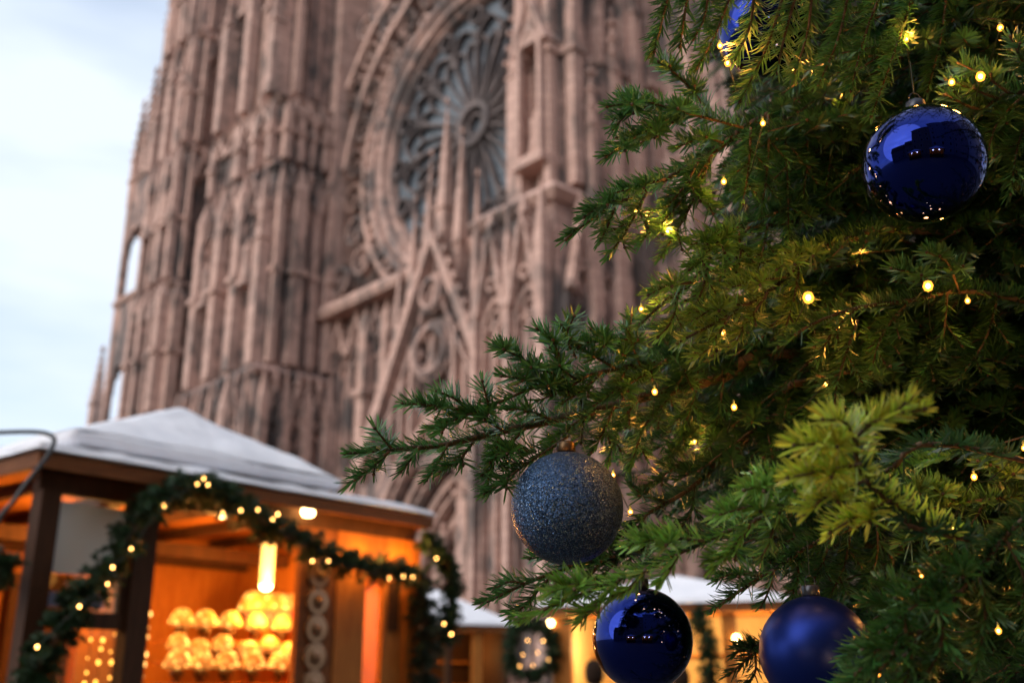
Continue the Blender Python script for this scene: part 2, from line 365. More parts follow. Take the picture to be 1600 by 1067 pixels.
# the lathe runs round z: turn its axis to face the square
for v in rose.data.vertices: v.co = Vector((v.co.x, v.co.z, v.co.y + HZ))
# remove the two end caps so that the ring stays open
import bmesh
bm = bmesh.new(); bm.from_mesh(rose.data); bmesh.ops.delete(bm, geom=[f for f in bm.faces if len(f.verts) > 8], context='FACES'); bmesh.ops.recalc_face_normals(bm, faces=bm.faces); bm.to_mesh(rose.data); bm.free()
ROSEBAR = stone_mat('grey_rose_tracery', (0.23,0.185,0.17), (0.16,0.135,0.13), (0.06,0.05,0.05), 0.44, 0.66)
NP = 16
for i in range(NP):
    a0 = 2*math.pi*i/NP; a1 = a0 + 2*math.pi/NP; am = (a0+a1)/2
    b = MB(); n = 5; vs = []
    for j in range(n+1):
        a = a0+(a1-a0)*j/n; vs.append((7.5*math.cos(a), 0.62, HZ+7.5*math.sin(a)))
    for j in range(n, -1, -1):
        a = a0+(a1-a0)*j/n; vs.append((1.0*math.cos(a), 0.62, HZ+1.0*math.sin(a)))
    fr = list(range(len(vs))); off = len(vs)
    b.add(vs + [(x, y+0.05, z) for x, y, z in vs], [tuple(fr), tuple(off+q for q in reversed(fr))] + [(q, (q+1) % off, off+(q+1) % off, off+q) for q in fr])
    part(b, 'rose_pane', ROSEGLASS, rose)
    b = MB(); pt = lambda r, a: (r*math.cos(a), HZ+r*math.sin(a))
    b.strip([pt(1.25, a0), pt(5.8, a0)], 0.065, 0.18, 0.6)
    b.strip([pt(1.25, am), pt(4.9, am)], 0.04, 0.28, 0.6)
    for q0, q1 in ((a0, am), (am, a1)):
        qm = (q0+q1)/2; b.strip([pt(4.7, q0), pt(5.15, q0*.72+q1*.28), pt(5.35, qm), pt(5.15, q0*.28+q1*.72), pt(4.7, q1)], 0.05, 0.25, 0.6)
    b.strip([pt(5.4, a0), pt(6.05, a0*.75+a1*.25), pt(6.4, am), pt(6.05, a0*.25+a1*.75), pt(5.4, a1)], 0.06, 0.18, 0.6)
    cx, cz = pt(6.8, a0); b.strip(circle(cx, cz, 0.5, 14), 0.06, 0.15, 0.6, True)
    part(b, 'rose_tracery', ROSEBAR, rose)
b = MB().strip(circle(0, HZ, 1.12, 24), 0.17, 0.0, 0.6, True).strip(circle(0, HZ, 0.62, 20), 0.06, 0.2, 0.6, True)
part(b, 'rose_hub', ROSEBAR, rose)
vs = [(0.95*math.cos(2*math.pi*i/20), 0.6, HZ+0.95*math.sin(2*math.pi*i/20)) for i in range(20)]
part(MB().add(vs + [(x, y+.05, z) for x, y, z in vs], [tuple(range(20)), tuple(range(39, 19, -1))]), 'rose_pane', ROSEGLASS, rose)
# openwork in the corners of the square round the rose
frame = part(MB().box(WL-0.1, WL+0.75, -0.75, 1.28, 21.9, 50.0), 'rose_frame', STONE_L)
part(MB().box(7.6, 8.4, -0.6, 1.28, 21.9, 50.0), 'frame_pillar', STONE_L, frame)
ledge(WL-0.02, 8.2, -0.9, 1.28, 21.7, 0.25, 0.75, frame, STONE_L)
for rad in (9.75, 12.0, 14.2):
    pts = [(rad*math.cos(R(a)), HZ+rad*math.sin(R(a))) for a in range(*((130, 231, 4) if rad < 11 else (92, 175, 4)))]
    run = []
    for p in pts + [(99, 99)]:
        ok = WL+0.8 < p[0] < 7.7 and 22.4 < p[1] < 47.5
        if ok: run.append(p)
        else:
            if len(run) > 2: part(MB().strip(run, 0.14 if rad < 11 else 0.2, -0.35, 0.3), 'openwork_arc', STONE_L, frame)
            run = []
for i in range(150):
    a = 2*math.pi*i/(38, 30, 32, 36)[min(3, i//38)] + 0.05; ring = min(3, i//38); rad = (9.3, 10.85, 13.1, 15.2)[ring]; r = (0.42, 0.85, 0.85, 0.75)[ring]
    x, z = rad*math.cos(a), HZ+rad*math.sin(a)
    if WL+1.2 < x < 7.3 and 22.9 < z < 47.0:
        b = MB().strip(circle(x, z, r, 12), 0.10, -0.25, 0.25, True)
        for q in range(3): b.strip(circle(x+r*.45*math.cos(q*2.09+a), z+r*.45*math.sin(q*2.09+a), r*.34, 8), 0.06, -0.1, 0.25, True)
        part(b, 'openwork_ring', STONE if i % 3 else STONE_L, frame)
for i in range(28):                                    # bars that tie the rings to the wall behind
    a = 2*math.pi*i/60
    for r0, r1 in ((8.9, 9.6), (9.9, 11.8), (12.2, 14.0)):
        p, q = (r0*math.cos(a), HZ+r0*math.sin(a)), (r1*math.cos(a), HZ+r1*math.sin(a))
        if all(WL+0.85 < e[0] < 7.6 and 22.5 < e[1] < 47.4 for e in (p, q)): part(MB().strip([p, q], 0.08, -0.1, 0.9), 'openwork_bar', STONE, frame)
st = part(MB().box(WL, 8, 0.5, 1.25, 50.2, 66), 'upper_gallery', STONE); face_work(st, WL+0.3, 8, 0.5, 50.4, 66, 8)
# tracery under the rose
face_work(low, WL+0.5, 6.6, 0.35, 12.2, 21.6, 10, None, False)
face_work(low, WL+0.5, 6.6, 0.35, 0.2, 11.8, 6, None, True, False)
ledge(WL, 8.0, 0.2, 1.2, 11.8, 0.2, 0.4, low)
# central portal block, its gable and the arch orders
GD = -2.0
ap = fac(685, 372, GD); gl = fac(596, 655, GD); gr = fac(762, 578, GD)
slope = (ap[1]-gr[1])/(gr[0]-ap[0])
gb_z = 11.2; ghw = (ap[1]-gb_z)/slope
por = part(MB().add([], []).strip([(-ghw-0.2, gb_z), (ap[0], ap[1]), (ghw+0.2, gb_z)], 0.36, GD-0.55, GD+0.1), 'portal_gable', STONE_L)
vs = [(-ghw, GD+0.25, gb_z), (ghw, GD+0.25, gb_z), (ap[0], GD+0.25, ap[1]-0.5)]
part(MB().add(vs + [(x, y+0.4, z) for x, y, z in vs], [(0,1,2), (5,4,3), (0,3,4,1), (1,4,5,2), (2,5,3,0)]), 'gable_field', STONE, por)
part(gablet_mb(ap[0], ghw*0.80, gb_z+0.8, ap[1]-2.4, GD+0.1, 0.14, 0.35), 'inner_gable', STONE, por)
for px, py, r in ((686, 548, 1.15), (688, 458, 0.75)):
    q = fac(px, py, GD)
    b = MB().strip(circle(ap[0], q[1], r, 20), 0.11, GD-0.5, GD+0.3, True).strip(circle(ap[0], q[1], r*1.25, 20), 0.08, GD-0.3, GD+0.3, True)
    for k in range(6): b.strip(circle(ap[0]+r*0.95*math.cos(k*1.047), q[1]+r*0.95*math.sin(k*1.047), r*0.25, 7), 0.05, GD-0.35, GD+0.3, True)
    part(b, 'roundel', STONE, por); part(statue_mb(ap[0], GD-0.15, q[1]-r*0.75, r*1.5), 'statue', STONE_L, por)
for k in range(11):                                    # upright shafts inside the gable
    x = -ghw*0.72 + ghw*1.44*k/10; zt = ap[1]-2.2-abs(x)*slope
    if abs(x) > 1.2 and zt > gb_z+2: part(MB().box(x-0.11, x+0.11, GD-0.3, GD+0.26, gb_z+0.6, zt).pyr(x, GD-0.05, 0.22, zt, zt+0.7), 'shaft', STONE_L, por)
for px, tip, r in ((690, 150, .30), (665, 232, .27), (713, 196, .27), (640, 305, .25), (737, 262, .25), (617, 380, .23), (757, 330, .22)):   # rising file of pinnacles
    s, zt = fac(px, tip, GD+0.35); pinnacle(s, GD+0.75, gb_z+1, zt-6.5, zt, r*1.2, por, STONE_L, False)
for k in range(14):                                    # crockets up the gable
    f = (k+0.5)/14
    for sg in (-1, 1):
        x = ap[0]+sg*ghw*(1-f); z = gb_z+(ap[1]-gb_z)*f
        part(MB().box(x-0.14+sg*0.35, x+0.14+sg*0.35, GD-0.45, GD-0.1, z+0.1, z+0.42), 'crocket', STONE_L, por)
pz = 5.6; phw = 4.9
for k in range(8):                                     # orders of the portal arch stepping inwards
    hw = phw-0.42*k; d = GD-0.2+0.36*k
    b = MB().strip([(-hw, 0)] + arch(0, hw, pz, 12, 1.75) + [(hw, 0)], 0.19, d, d+0.5)
    o = part(b, 'arch_order', STONE_L if k % 2 == 0 else STONE, por)
    if k % 2:
        pts = arch(0, hw, pz, 12, 1.75)
        for i in range(1, len(pts)-1):
            x, z = pts[i]; b = statue_mb(0, 0, 0, 0.72); a = math.atan2(pts[i+1][1]-pts[i-1][1], pts[i+1][0]-pts[i-1][0]); a = a-math.pi/2 if x > 0 else a-math.pi/2
            ca, sa = math.cos(a), math.sin(a); b.V = [(x+v[0]*ca-(v[2]-0.3)*sa, d-0.12+v[1], z+v[0]*sa+(v[2]-0.3)*ca) for v in b.V]
            part(b, 'figure', STONE_L, o)
        for sg in (-1, 1):
            for z in (1.6, 3.8): part(statue_mb(sg*hw, d-0.1, z, 1.8), 'figure', STONE_L, o)
wallp = MB()
outer = [(-ghw-0.4, 0.0)] + [(-ghw-0.4, gb_z)] ; arc = arch(0, phw+0.15, pz, 14, 1.75)
for (xa, za), (xb, zb) in zip(arc[:-1], arc[1:]):      # spandrel above the arch
    zt0, zt1 = 12.0, 12.0
    wallp.add([(xa, GD+0.1, za), (xb, GD+0.1, zb), (xb, GD+0.1, zt1), (xa, GD+0.1, zt0), (xa, GD+.6, za), (xb, GD+.6, zb), (xb, GD+.6, zt1), (xa, GD+.6, zt0)],
              [(0,1,2,3), (7,6,5,4), (0,4,5,1), (2,6,7,3)])
for sg in (-1, 1):
    x0, x1 = sorted((sg*(phw+0.15), sg*(ghw+0.6))); wallp.box(x0, x1, GD+0.1, 0.3, 0, 12.0)
part(wallp, 'portal_wall', STONE, por)
part(MB().box(-2, 2, 0.9-.6, 0.34, 0, 5.2).strip(arch(0, 1.9, 5.2, 8), 0.15, 0.1, 0.33), 'portal_door', WOOD_D, por)
# right buttress beyond the rose, standing farther out
RD = -6.0
rb0 = fac(752, 340, RD)[0]; rb1 = fac(866, 300, RD)[0]; zl = fac(866, 302, RD)[1]
st = stage(rb0, rb1, RD, 0, zl-0.3, 2, 4, statues=False)
ledge(rb0, rb1, RD, 0.2, zl-0.3, 0.45, 0.8, st)
q0 = fac(818, 200, RD+0.8)[0]
st = stage(q0, rb1-0.4, RD+0.9, zl+0.5, 33.0, 1, 3, statues=True)
ledge(q0, rb1-0.4, RD+0.9, 0.2, 33.0, 0.3, 0.6, st)
stage(q0+0.3, rb1-0.6, RD+1.3, 33.6, 60.0, 1, 3, statues=False)
nz0 = fac(835, 215, RD+0.3)[1]; nx = fac(835, 150, RD+0.3)[0]; nzt = fac(838, 45, RD+0.3)[1]
nb = MB()
for sx in (-0.62, 0.62): nb.box(nx+sx-0.1, nx+sx+0.1, RD-0.1, RD+0.15, nz0-1, nzt-1.2).box(nx+sx-0.1, nx+sx+0.1, RD+0.7, RD+0.95, nz0-1, nzt-1.2)
nb.strip(arch(nx, 0.62, nzt-1.2, 6), 0.11, RD-0.1, RD+0.95); nb.strip([(nx-0.95, nzt-1.0), (nx, nzt+1.6), (nx+0.95, nzt-1.0)], 0.13, RD-0.15, RD+0.95); nb.box(nx-0.85, nx+0.85, RD-0.2, RD+0.95, nz0-1.4, nz0-1)
part(nb, 'niche_canopy', STONE_L, st); part(statue_mb(nx, RD+0.45, nz0-0.7, 2.0), 'statue', STONE_L, st)
pinnacle(q0-0.15, RD+0.5, zl+0.4, fac(800, 130, RD+0.5)[1], fac(800, 15, RD+0.5)[1], 0.27, CAT)
for k, z in enumerate((24.5, 27.5, 31.0)): pinnacle(rb1+0.35, RD+1.8+k*1.4, zl-2, z-2, z+1.2, 0.22, CAT)
# right bay and right corner tower, mostly behind the tree
st = part(MB().box(rb1-0.3, 40, 0.2, 4, 0, 66), 'wall', STONE)
for z0, z1, n in ((0.3, 11, 6), (11.5, 22, 8), (22.5, 38, 7), (38.5, 52, 8), (52.5, 66, 8)):
    face_work(st, rb1, 28, 0.2, z0, z1, n, None, z0 < 1, True); ledge(rb1+0.1, 28, 0.0, 0.3, z1, 0.25, 0.4, st)
st = stage(28, 35, -4.2, 0, 22, 3, 2); stage(28.3, 34.7, -3.8, 22.4, 60, 3, 2)
# left bay and far corner tower
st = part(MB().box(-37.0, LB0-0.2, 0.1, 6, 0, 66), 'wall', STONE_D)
for z0, z1, n in ((0.3, 17.5, 5), (18.2, 30, 5), (30.6, 42, 5), (42.6, 54, 5), (54.4, 66, 5)):
    face_work(st, -34.0, LB0-0.4, 0.1, z0, z1, n, None, False, True); ledge(-36.0, LB0-0.4, -0.1, 0.2, z1, 0.25, 0.5, st)
FB0, FB1 = -32.1, -26.6
for k, (z0, z1, inx, nf, ns, sts) in enumerate(((0, 17.5, 0, 3, 2, True), (18.0, 27.0, 0.15, 3, 2, False), (27.4, 37.4, 0.3, 3, 2, True), (38.0, 47.0, 0.8, 2, 2, False), (47.5, 56.0, 1.0, 3, 2, False), (56.5, 66.0, 1.3, 2, 2, False))):
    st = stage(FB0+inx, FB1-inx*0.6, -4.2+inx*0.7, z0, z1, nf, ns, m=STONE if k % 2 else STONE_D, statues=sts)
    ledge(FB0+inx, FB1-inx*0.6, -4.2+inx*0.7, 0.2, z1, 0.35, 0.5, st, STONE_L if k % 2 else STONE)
for s, z0, zs, zt in ((-32.3, 37.6, 42, 47), (-30.0, 37.6, 44, 49), (-28.0, 37.6, 43, 47), (-31.4, 47.2, 52, 56)): pinnacle(s, -4.2, z0, zs, zt, 0.4, CAT)
# open stair turret standing clear of the corner: two tall openings show the sky
ts0 = fac(191, 420, -4.2)[0]; col = []
to = part(MB().box(ts0-0.1, ts0+0.35, -4.4, -3.9, 0, 36.0), 'corner_turret', STONE_L)
zA0, zA1 = fac(195, 467, -4.2)[1], fac(197, 385, -4.2)[1]; zB0, zB1 = fac(187, 660, -4.2)[1], fac(187, 590, -4.2)[1]
for z0, z1 in ((0, 3), (zB1+0.9, zA0), (zA1+0.9, 38.2)): part(MB().box(ts0+0.351, FB0, -4.3, -3.3, z0, z1), 'turret_screen', STONE, to)
for z in (zB1, zA1):
    b = MB(); hw = (FB0-ts0-0.35)/2; cx = ts0+0.35+hw; b.strip(arch(cx, hw, z-0.9, 8), 0.14, -4.35, -3.9); b.box(cx-hw, cx-hw*0.55, -4.3, -3.9, z+0.2, z+0.9); b.box(cx+hw*0.55, cx+hw, -4.3, -3.9, z+0.2, z+0.9); part(b, 'turret_arch', STONE, to)
for z in (8, zB0-0.2, zA0-0.4, 38): ledge(ts0-0.1, FB0, -4.4, -3.6, z, 0.2, 0.5, to)
for s, zs, zt, d in ((ts0+0.2, 40, 45.5, -4.1), (ts0+1.4, 41, 48, -3.9), (ts0+0.9, 52, 58, -3.0)): pinnacle(s, d, 36, zs, zt, 0.35, to)
# small spire on the aisle roof behind the corner
q = fac(158, 570, 4); sp = pinnacle(q[0], 4, 0, q[1]-4.0, q[1]+2.0, 0.5, CAT)
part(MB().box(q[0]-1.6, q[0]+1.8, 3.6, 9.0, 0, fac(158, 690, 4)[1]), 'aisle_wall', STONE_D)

# ------------------------------------------------------------------ needles (used by the tree and the garlands)
def make_needles(name, twigs, material, parent, simple_from=9e9, width=0.0027, origin=0.0):
    """twigs: list of (points, needles per metre, needle length, tint). One mesh of flat, slightly bent blades."""
    Ps, Ts, Us, Ls, Cs, Ws, Sm = [], [], [], [], [], [], []
    up = np.array((0.0, 0.0, 1.0))
    for pts, dens, nl, tint in twigs:
        pts = np.asarray(pts); seg = np.linalg.norm(np.diff(pts, axis=0), axis=1); L = seg.sum()
        n = max(6, int(L*dens)); t = np.sort(RNG.uniform(0.02, 1.0, n)); t[-max(3, n//18):] = RNG.uniform(0.95, 1.0, max(3, n//18))
        cum = np.concatenate([[0], np.cumsum(seg)])/L
        p = np.stack([np.interp(t, cum, pts[:, k]) for k in range(3)], 1)
        i = np.clip(np.searchsorted(cum, t)-1, 0, len(seg)-1); tg = np.diff(pts, axis=0)[i]/seg[i][:, None]
        a = np.cross(tg, up); ln = np.linalg.norm(a, axis=1); a[ln < 1e-3] = (1, 0, 0); a /= np.linalg.norm(a, axis=1)[:, None]; b = np.cross(a, tg)
        th = np.where(RNG.random(n) < 0.86, RNG.uniform(R(-28), R(208), n), RNG.uniform(0, 2*math.pi, n))
        al = RNG.normal(R(60), R(7), n) - R(22)*np.clip((t-0.82)/0.18, 0, 1)
        rad = np.cos(th)[:, None]*a + np.sin(th)[:, None]*b
        d = np.cos(al)[:, None]*tg + np.sin(al)[:, None]*rad; d += RNG.normal(0, 0.05, d.shape); d /= np.linalg.norm(d, axis=1)[:, None]
        l = nl*RNG.uniform(0.72, 1.12, n)*(1-0.28*np.clip((t-0.85)/0.15, 0, 1))
        wv = np.cross(d, rad); wv /= np.linalg.norm(wv, axis=1)[:, None]
        bend = np.cross(wv, d)*RNG.uniform(-0.02, 0.16, n)[:, None]*l[:, None] + tg*(0.10*l)[:, None]
        c = np.asarray(tint)[None, :]*RNG.uniform(0.62, 1.38, n)[:, None]; c = c*(1 + RNG.normal(0, 0.10, (n, 3)))
        Ps.append(p); Ts.append(d); Us.append(bend); Ls.append(l); Cs.append(c); Ws.append(wv)
    if not Ps: return None
    p, d, bd, l, c, wv = map(np.concatenate, (Ps, Ts, Us, Ls, Cs, Ws)); n = len(p); l = l[:, None]
    if simple_from <= 0 or to_px(p.mean(0)+origin)[2] > simple_from:               # far ones: a plain diamond
        w_ = wv*width*0.75; v = np.stack([p, p+d*l*0.45+w_+bd*.4, p+d*l*0.45-w_+bd*.4, p+d*l+bd], 1).reshape(-1, 3); k = 4
        f = np.array([[0,2,1],[1,2,3]])
    else:
        w_ = wv*width*0.5
        v = np.stack([p, p+d*l*0.16+w_, p+d*l*0.16-w_, p+d*l*0.78+w_*0.9+bd*0.6, p+d*l*0.78-w_*0.9+bd*0.6, p+d*l+bd], 1).reshape(-1, 3); k = 6
        f = np.array([[0,2,1],[1,2,4],[1,4,3],[3,4,5]])
    F = (np.arange(n)[:, None, None]*k + f[None]).reshape(-1, 3)
    me = bpy.data.meshes.new(name); me.vertices.add(len(v)); me.vertices.foreach_set('co', v.astype(np.float32).ravel())
    me.loops.add(F.size); me.loops.foreach_set('vertex_index', F.astype(np.int32).ravel())
    me.polygons.add(len(F)); me.polygons.foreach_set('loop_start', np.arange(0, F.size, 3, dtype=np.int32))
    me.update(); at_ = me.color_attributes.new('tint', 'FLOAT_COLOR', 'POINT')
    col = np.ones((len(v), 4), np.float32); col[:, :3] = np.clip(np.repeat(c, k, 0), 0.002, 1); at_.data.foreach_set('color', col.ravel())
    me.materials.append(material); me.validate()
    o = bpy.data.objects.new(name, me); COL.objects.link(o); o['kind'] = 'stuff'
    if parent: o.parent = parent
    return o
def ico_bulb(name, loc, r, material, parent, stretch=1.0):
    return MB().lathe([(0.01*r,-r*stretch),(r*.7,-r*.7*stretch),(r,0),(r*.7,r*.7*stretch),(0.01*r,r*stretch)], 10, loc).build(name, material, parent, smooth=True)
def point_light(loc, watts, color, radius, parent=None):
    d = bpy.data.lights.new('glow', 'POINT'); d.energy = watts; d.color = color; d.shadow_soft_size = radius
    o = bpy.data.objects.new('glow', d); COL.objects.link(o); o.location = loc
    if parent: o.parent = parent
    return o

# ------------------------------------------------------------------ front market stall
A3 = at_height(60, 698, 2.8); C3 = at_height(683, 805, 2.8); LU = float(np.linalg.norm((C3-A3)[:2]))
U2 = (C3-A3)[:2]/LU; V2 = np.array((-U2[1], U2[0])); DEP = 2.5
def stl(x, y, v):                                       # pixel -> stall local (u, v, z) on the plane at depth v
    r = ray(x, y); t = (v + A3[:2] @ V2)/(r[:2] @ V2); q = r[:2]*t - A3[:2]
    return np.array((q @ U2, v, r[2]*t + CZ))
STALL = empty('market_stall', (A3[0], A3[1], 0), math.atan2(U2[1], U2[0]))
tag(STALL, 'wooden market chalet glowing orange inside with pale two tier roof', 'market stall')
sb = lambda n, m, *bx: MB().box(*bx).build(n, m, STALL)
FW = 0.17
# roofs
def uneven(o):                                           # sagging, lumpy sheet
    d = o.modifiers.new('sub', 'SUBSURF'); d.subdivision_type = 'SIMPLE'; d.levels = d.render_levels = 5
    tx = bpy.data.textures.new('lumps', 'CLOUDS'); tx.noise_scale = 0.35; q = o.modifiers.new('lumps', 'DISPLACE'); q.texture = tx; q.strength = 0.05; q.mid_level = 0.5
EZ = 2.8
lower = MB()
x0, x1, y0, y1 = 0.0, LU, 0.0, DEP; ap_ = (LU*0.53, DEP*0.5)
lower.frustum(x0, x1, y0, y1, EZ, x0+.03, x1-.03, y0+.03, y1-.03, EZ+0.035)
lower.frustum(x0+.03, x1-.03, y0+.03, y1-.03, EZ+0.036, 0.62, LU-0.80, 0.62, DEP-0.62, EZ+0.17)
uneven(lower.build('lower_roof', ROOFW, STALL))
up = MB(); ux0, ux1, uy0, uy1, uz = 0.40, LU-0.60, 0.42, DEP-0.42, EZ+0.16
up.frustum(ux0, ux1, uy0, uy1, uz, ux0-.01, ux1+.01, uy0-.01, uy1+.01, uz+0.085)
up.add([(ux0,uy0,uz+.086),(ux1,uy0,uz+.086),(ux1,uy1,uz+.086),(ux0,uy1,uz+.086),(ap_[0],ap_[1],3.56)], [(0,1,4),(1,2,4),(2,3,4),(3,0,4),(3,2,1,0)])
o = up.build('upper_roof', ROOFW, STALL); bv = o.modifiers.new('bevel', 'BEVEL'); bv.width = 0.045; bv.segments = 3; bv.limit_method = 'NONE'; uneven(o)
sb('fascia_board', WOOD_F, 0.02, LU-0.02, 0.02, 0.055, EZ-0.10, EZ-0.02)
sb('fascia_board', WOOD_F, 0.02, 0.055, 0.057, DEP-0.02, EZ-0.10, EZ-0.02)
sb('fascia_board', WOOD_F, LU-0.055, LU-0.02, 0.057, DEP-0.02, EZ-0.10, EZ-0.02)
sb('ceiling', WOOD, 0.06, LU-0.06, 0.06, DEP-0.06, EZ-0.05, EZ-0.02)
sb('lintel', WOOD_D, 0.12, LU-0.06, FW, FW+0.07, EZ-0.19, EZ-0.052)
for k in range(5): sb('ceiling_beam', WOOD_D, 0.35+0.6*k, 0.41+0.6*k, FW+0.1, DEP-0.2, EZ-0.12, EZ-0.052)
px_u = lambda px: float(stl(px, 900, FW)[0])
posts = [(44, 76), (203, 236), (527, 572), (632, 652)]
for k, (a, b_) in enumerate(posts): sb('post', WOOD_D if k < 2 else WOOD, px_u(a), px_u(b_), FW-0.03 if k != 2 else FW, FW+0.08, 0, EZ-0.19)
uw0, uw1, uo0, uo1, ub1, up1, uq, ur = px_u(76), px_u(203), px_u(236), px_u(470), px_u(527), px_u(572), px_u(600), px_u(632)
# left window: frame, glass, transom, lower lattice
zt = float(stl(130, 776, FW)[2]); zb = float(stl(130, 955, FW)[2])
for n, bx in (('window_rail', (uw0, uw1, FW, FW+0.06, zt, EZ-0.19)), ('window_rail', (uw0, uw1, FW, FW+0.06, zb-0.09, zb)), ('window_rail', (uw0, uw1, FW, FW+0.06, 1.05, 1.12)), ('window_stile', (uw1-0.05, uw1, FW+.005, FW+0.055, zb, zt))):
    sb(n, WOOD_D, *bx)
sb('window_pane', PANE, uw0, uw1-0.05, FW+0.02, FW+0.026, zb, zt)
sb('window_sheet', mat('pale_reflection_sheet', (0.80,0.78,0.72), 0.8), uw0+0.01, uw1-0.07, FW+0.012, FW+0.016, zb+0.20, zt-0.04)  # pale sheet added over the pane to imitate its bright reflection
sb('window_sheet', mat('blue_poster', (0.22,0.24,0.34), 0.7), uw0+0.02, uw1-0.14, FW+0.012, FW+0.016, zb+0.02, zb+0.10)
sb('window_pane', PANE2, uw0, uw1, FW+0.02, FW+0.026, 1.12, zb-0.09)
sb('counter_panel', WOOD, uw0, ur, FW+0.001, FW+0.06, 0.05, 1.05)
sb('counter_top', WOOD_F, uo0, uo1, FW-0.18, FW+0.45, 1.06, 1.11)
# rondel panel
rp_ = sb('rondel_panel', WOOD_F, uo1, ub1, FW+0.01, FW+0.06, 1.051, EZ-0.19)
BOT = mat('bullseye_glass', (0.27,0.14,0.07), 0.22, 0.6)
zc_ = [float(stl(499, y, FW)[2]) for y in (905, 940, 983, 1026)]
ucm = (uo1+ub1)/2; step = zc_[1]-zc_[2]
for k in range(6):
    z = zc_[1] + step*(1-k); b = MB().lathe([(0.105,0),(0.105,0.010),(0.095,0.018),(0.07,0.014),(0.03,0.016),(0.02,0.026),(0.002,0.03)], 20)
    b.V = [(ucm+v[0], FW+0.01-v[2], z+v[1]) for v in b.V]; b.build('bullseye_pane', BOT, rp_, smooth=True)
sb('side_pane', PANE2, up1, uq, FW+0.02, FW+0.03, 1.12, 2.32)
sb('transom', WOOD, up1, uq, FW, FW+0.06, 2.32, 2.40)
sb('board_panel', WOOD, up1, uq, FW+0.005, FW+0.05, 2.401, EZ-0.19)
sb('side_sill', WOOD, up1, uq, FW, FW+0.06, 1.051, 1.119)
bp = sb('board_panel', WOOD, uq, ur, FW, FW+0.05, 1.051, EZ-0.19)
MB().box(uq+0.05, ur-0.06, FW-0.012, FW-0.001, float(stl(615, 985, FW)[2]), float(stl(615, 910, FW)[2])).build('grille', WOOD_D, bp)
# sides, back, floor
BK = DEP-0.15
sb('back_wall', WOOD, 0.12, LU-0.05, BK, BK+0.05, 0, EZ-0.05)
sb('side_wall', WOOD, 0.10, 0.15, FW+0.08, BK, 0, 1.15); sb('side_wall', WOOD, 0.10, 0.15, 1.7, BK, 1.151, EZ-0.05)
sb('side_wall', WOOD, LU-0.06, LU-0.01, FW+0.06, BK-0.001, 0, EZ-0.052)
sb('floor', WOOD_D, 0.16, LU-0.07, FW+0.09, BK-0.01, 0.01, 0.06)
sb('partition', WOOD, px_u(237), px_u(237)+0.03, FW+0.09, FW+0.75, 0.07, 2.45)
sb('back_cupboard', WOOD_D, 1.05, 1.55, BK-0.12, BK-0.002, 0.07, 2.35)
for k in range(2): sb('back_beam', WOOD_D, 0.2, LU-0.1, BK-0.20-0.55*k, BK-0.13-0.55*k, 2.50, 2.60)
# stepped display
shelf_z = []
for k, (py, v) in enumerate(((1000, 1.25), (1033, 1.05), (1066, 0.85), (1105, 0.65))):
    z = float(stl(340, py, v)[2]); shelf_z.append((z, v))
    sb('display_shelf', WOOD, float(stl(252, py, v)[0]), min(LU-0.15, float(stl(470, py, v)[0])+0.15), v-0.09, v+0.10, z-0.025, z)
# lamps of the stall, then point lights, some added without a lamp
lt = float(stl(418, 914, 1.15)[2]); lx = float(stl(418, 880, 1.15)[0])
MB().lathe([(0.05,0),(0.052,0.30),(0.048,0.31),(0.015,0.32)], 18, (lx, 1.15, lt)).build('lamp_shade', LAMP, STALL, smooth=True)
MB().lathe([(0.004,-0.03),(0.035,-0.02),(0.048,0.0),(0.045,0.03)], 14, (lx, 1.15, lt-0.012)).build('lamp_bulb', SPOT, STALL, smooth=True)
MB().tube([(lx, 1.15, lt+0.3), (lx, 1.15, EZ-0.05)], 0.008).build('lamp_cord', CABLE, STALL)
for px, py in ((348, 800), (481, 806)):
    q = stl(px, py, 0.62 if px < 400 else 0.10); o = MB().lathe([(0.03,0.0),(0.045,0.02),(0.04,0.05),(0.02,0.08)], 12, (q[0], q[1], min(q[2], EZ-0.13))).build('spotlight', SPOT, STALL, smooth=True)
WARM = (1.0, 0.43, 0.085)
for x, y, z, p_ in ((lx-0.05, 1.0, lt-0.12, 34), (1.1, 1.2, 2.5, 26), (2.6, 0.75, 2.45, 9), (0.6, 0.9, 2.2, 16), (1.6, 0.55, 1.35, 14), (px_u(500), 0.05, 2.5, 3), (px_u(560), 0.03, 2.45, 4), (px_u(618), 0.03, 2.45, 4.5), (float(stl(348, 815, 0.3)[0]), 0.3, 2.55, 9)):  # eave-front lights added without fixtures to warm the right-hand boards
    point_light((x, y, z), p_, WARM, 0.07, STALL)

# ornaments: lit gold glass lanterns, each with a scalloped dome
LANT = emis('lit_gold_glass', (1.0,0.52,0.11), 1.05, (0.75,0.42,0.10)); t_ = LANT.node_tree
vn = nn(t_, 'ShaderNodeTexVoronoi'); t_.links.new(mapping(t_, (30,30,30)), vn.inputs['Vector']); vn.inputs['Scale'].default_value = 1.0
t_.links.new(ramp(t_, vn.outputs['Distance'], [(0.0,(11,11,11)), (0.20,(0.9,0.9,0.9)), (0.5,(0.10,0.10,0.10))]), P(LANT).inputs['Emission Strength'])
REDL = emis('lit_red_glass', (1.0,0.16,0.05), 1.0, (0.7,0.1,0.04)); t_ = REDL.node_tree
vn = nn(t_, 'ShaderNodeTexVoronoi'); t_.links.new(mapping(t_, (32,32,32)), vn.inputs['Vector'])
t_.links.new(ramp(t_, vn.outputs['Distance'], [(0.0,(7,7,7)), (0.25,(1.0,1.0,1.0)), (0.6,(0.3,0.3,0.3))]), P(REDL).inputs['Emission Strength'])
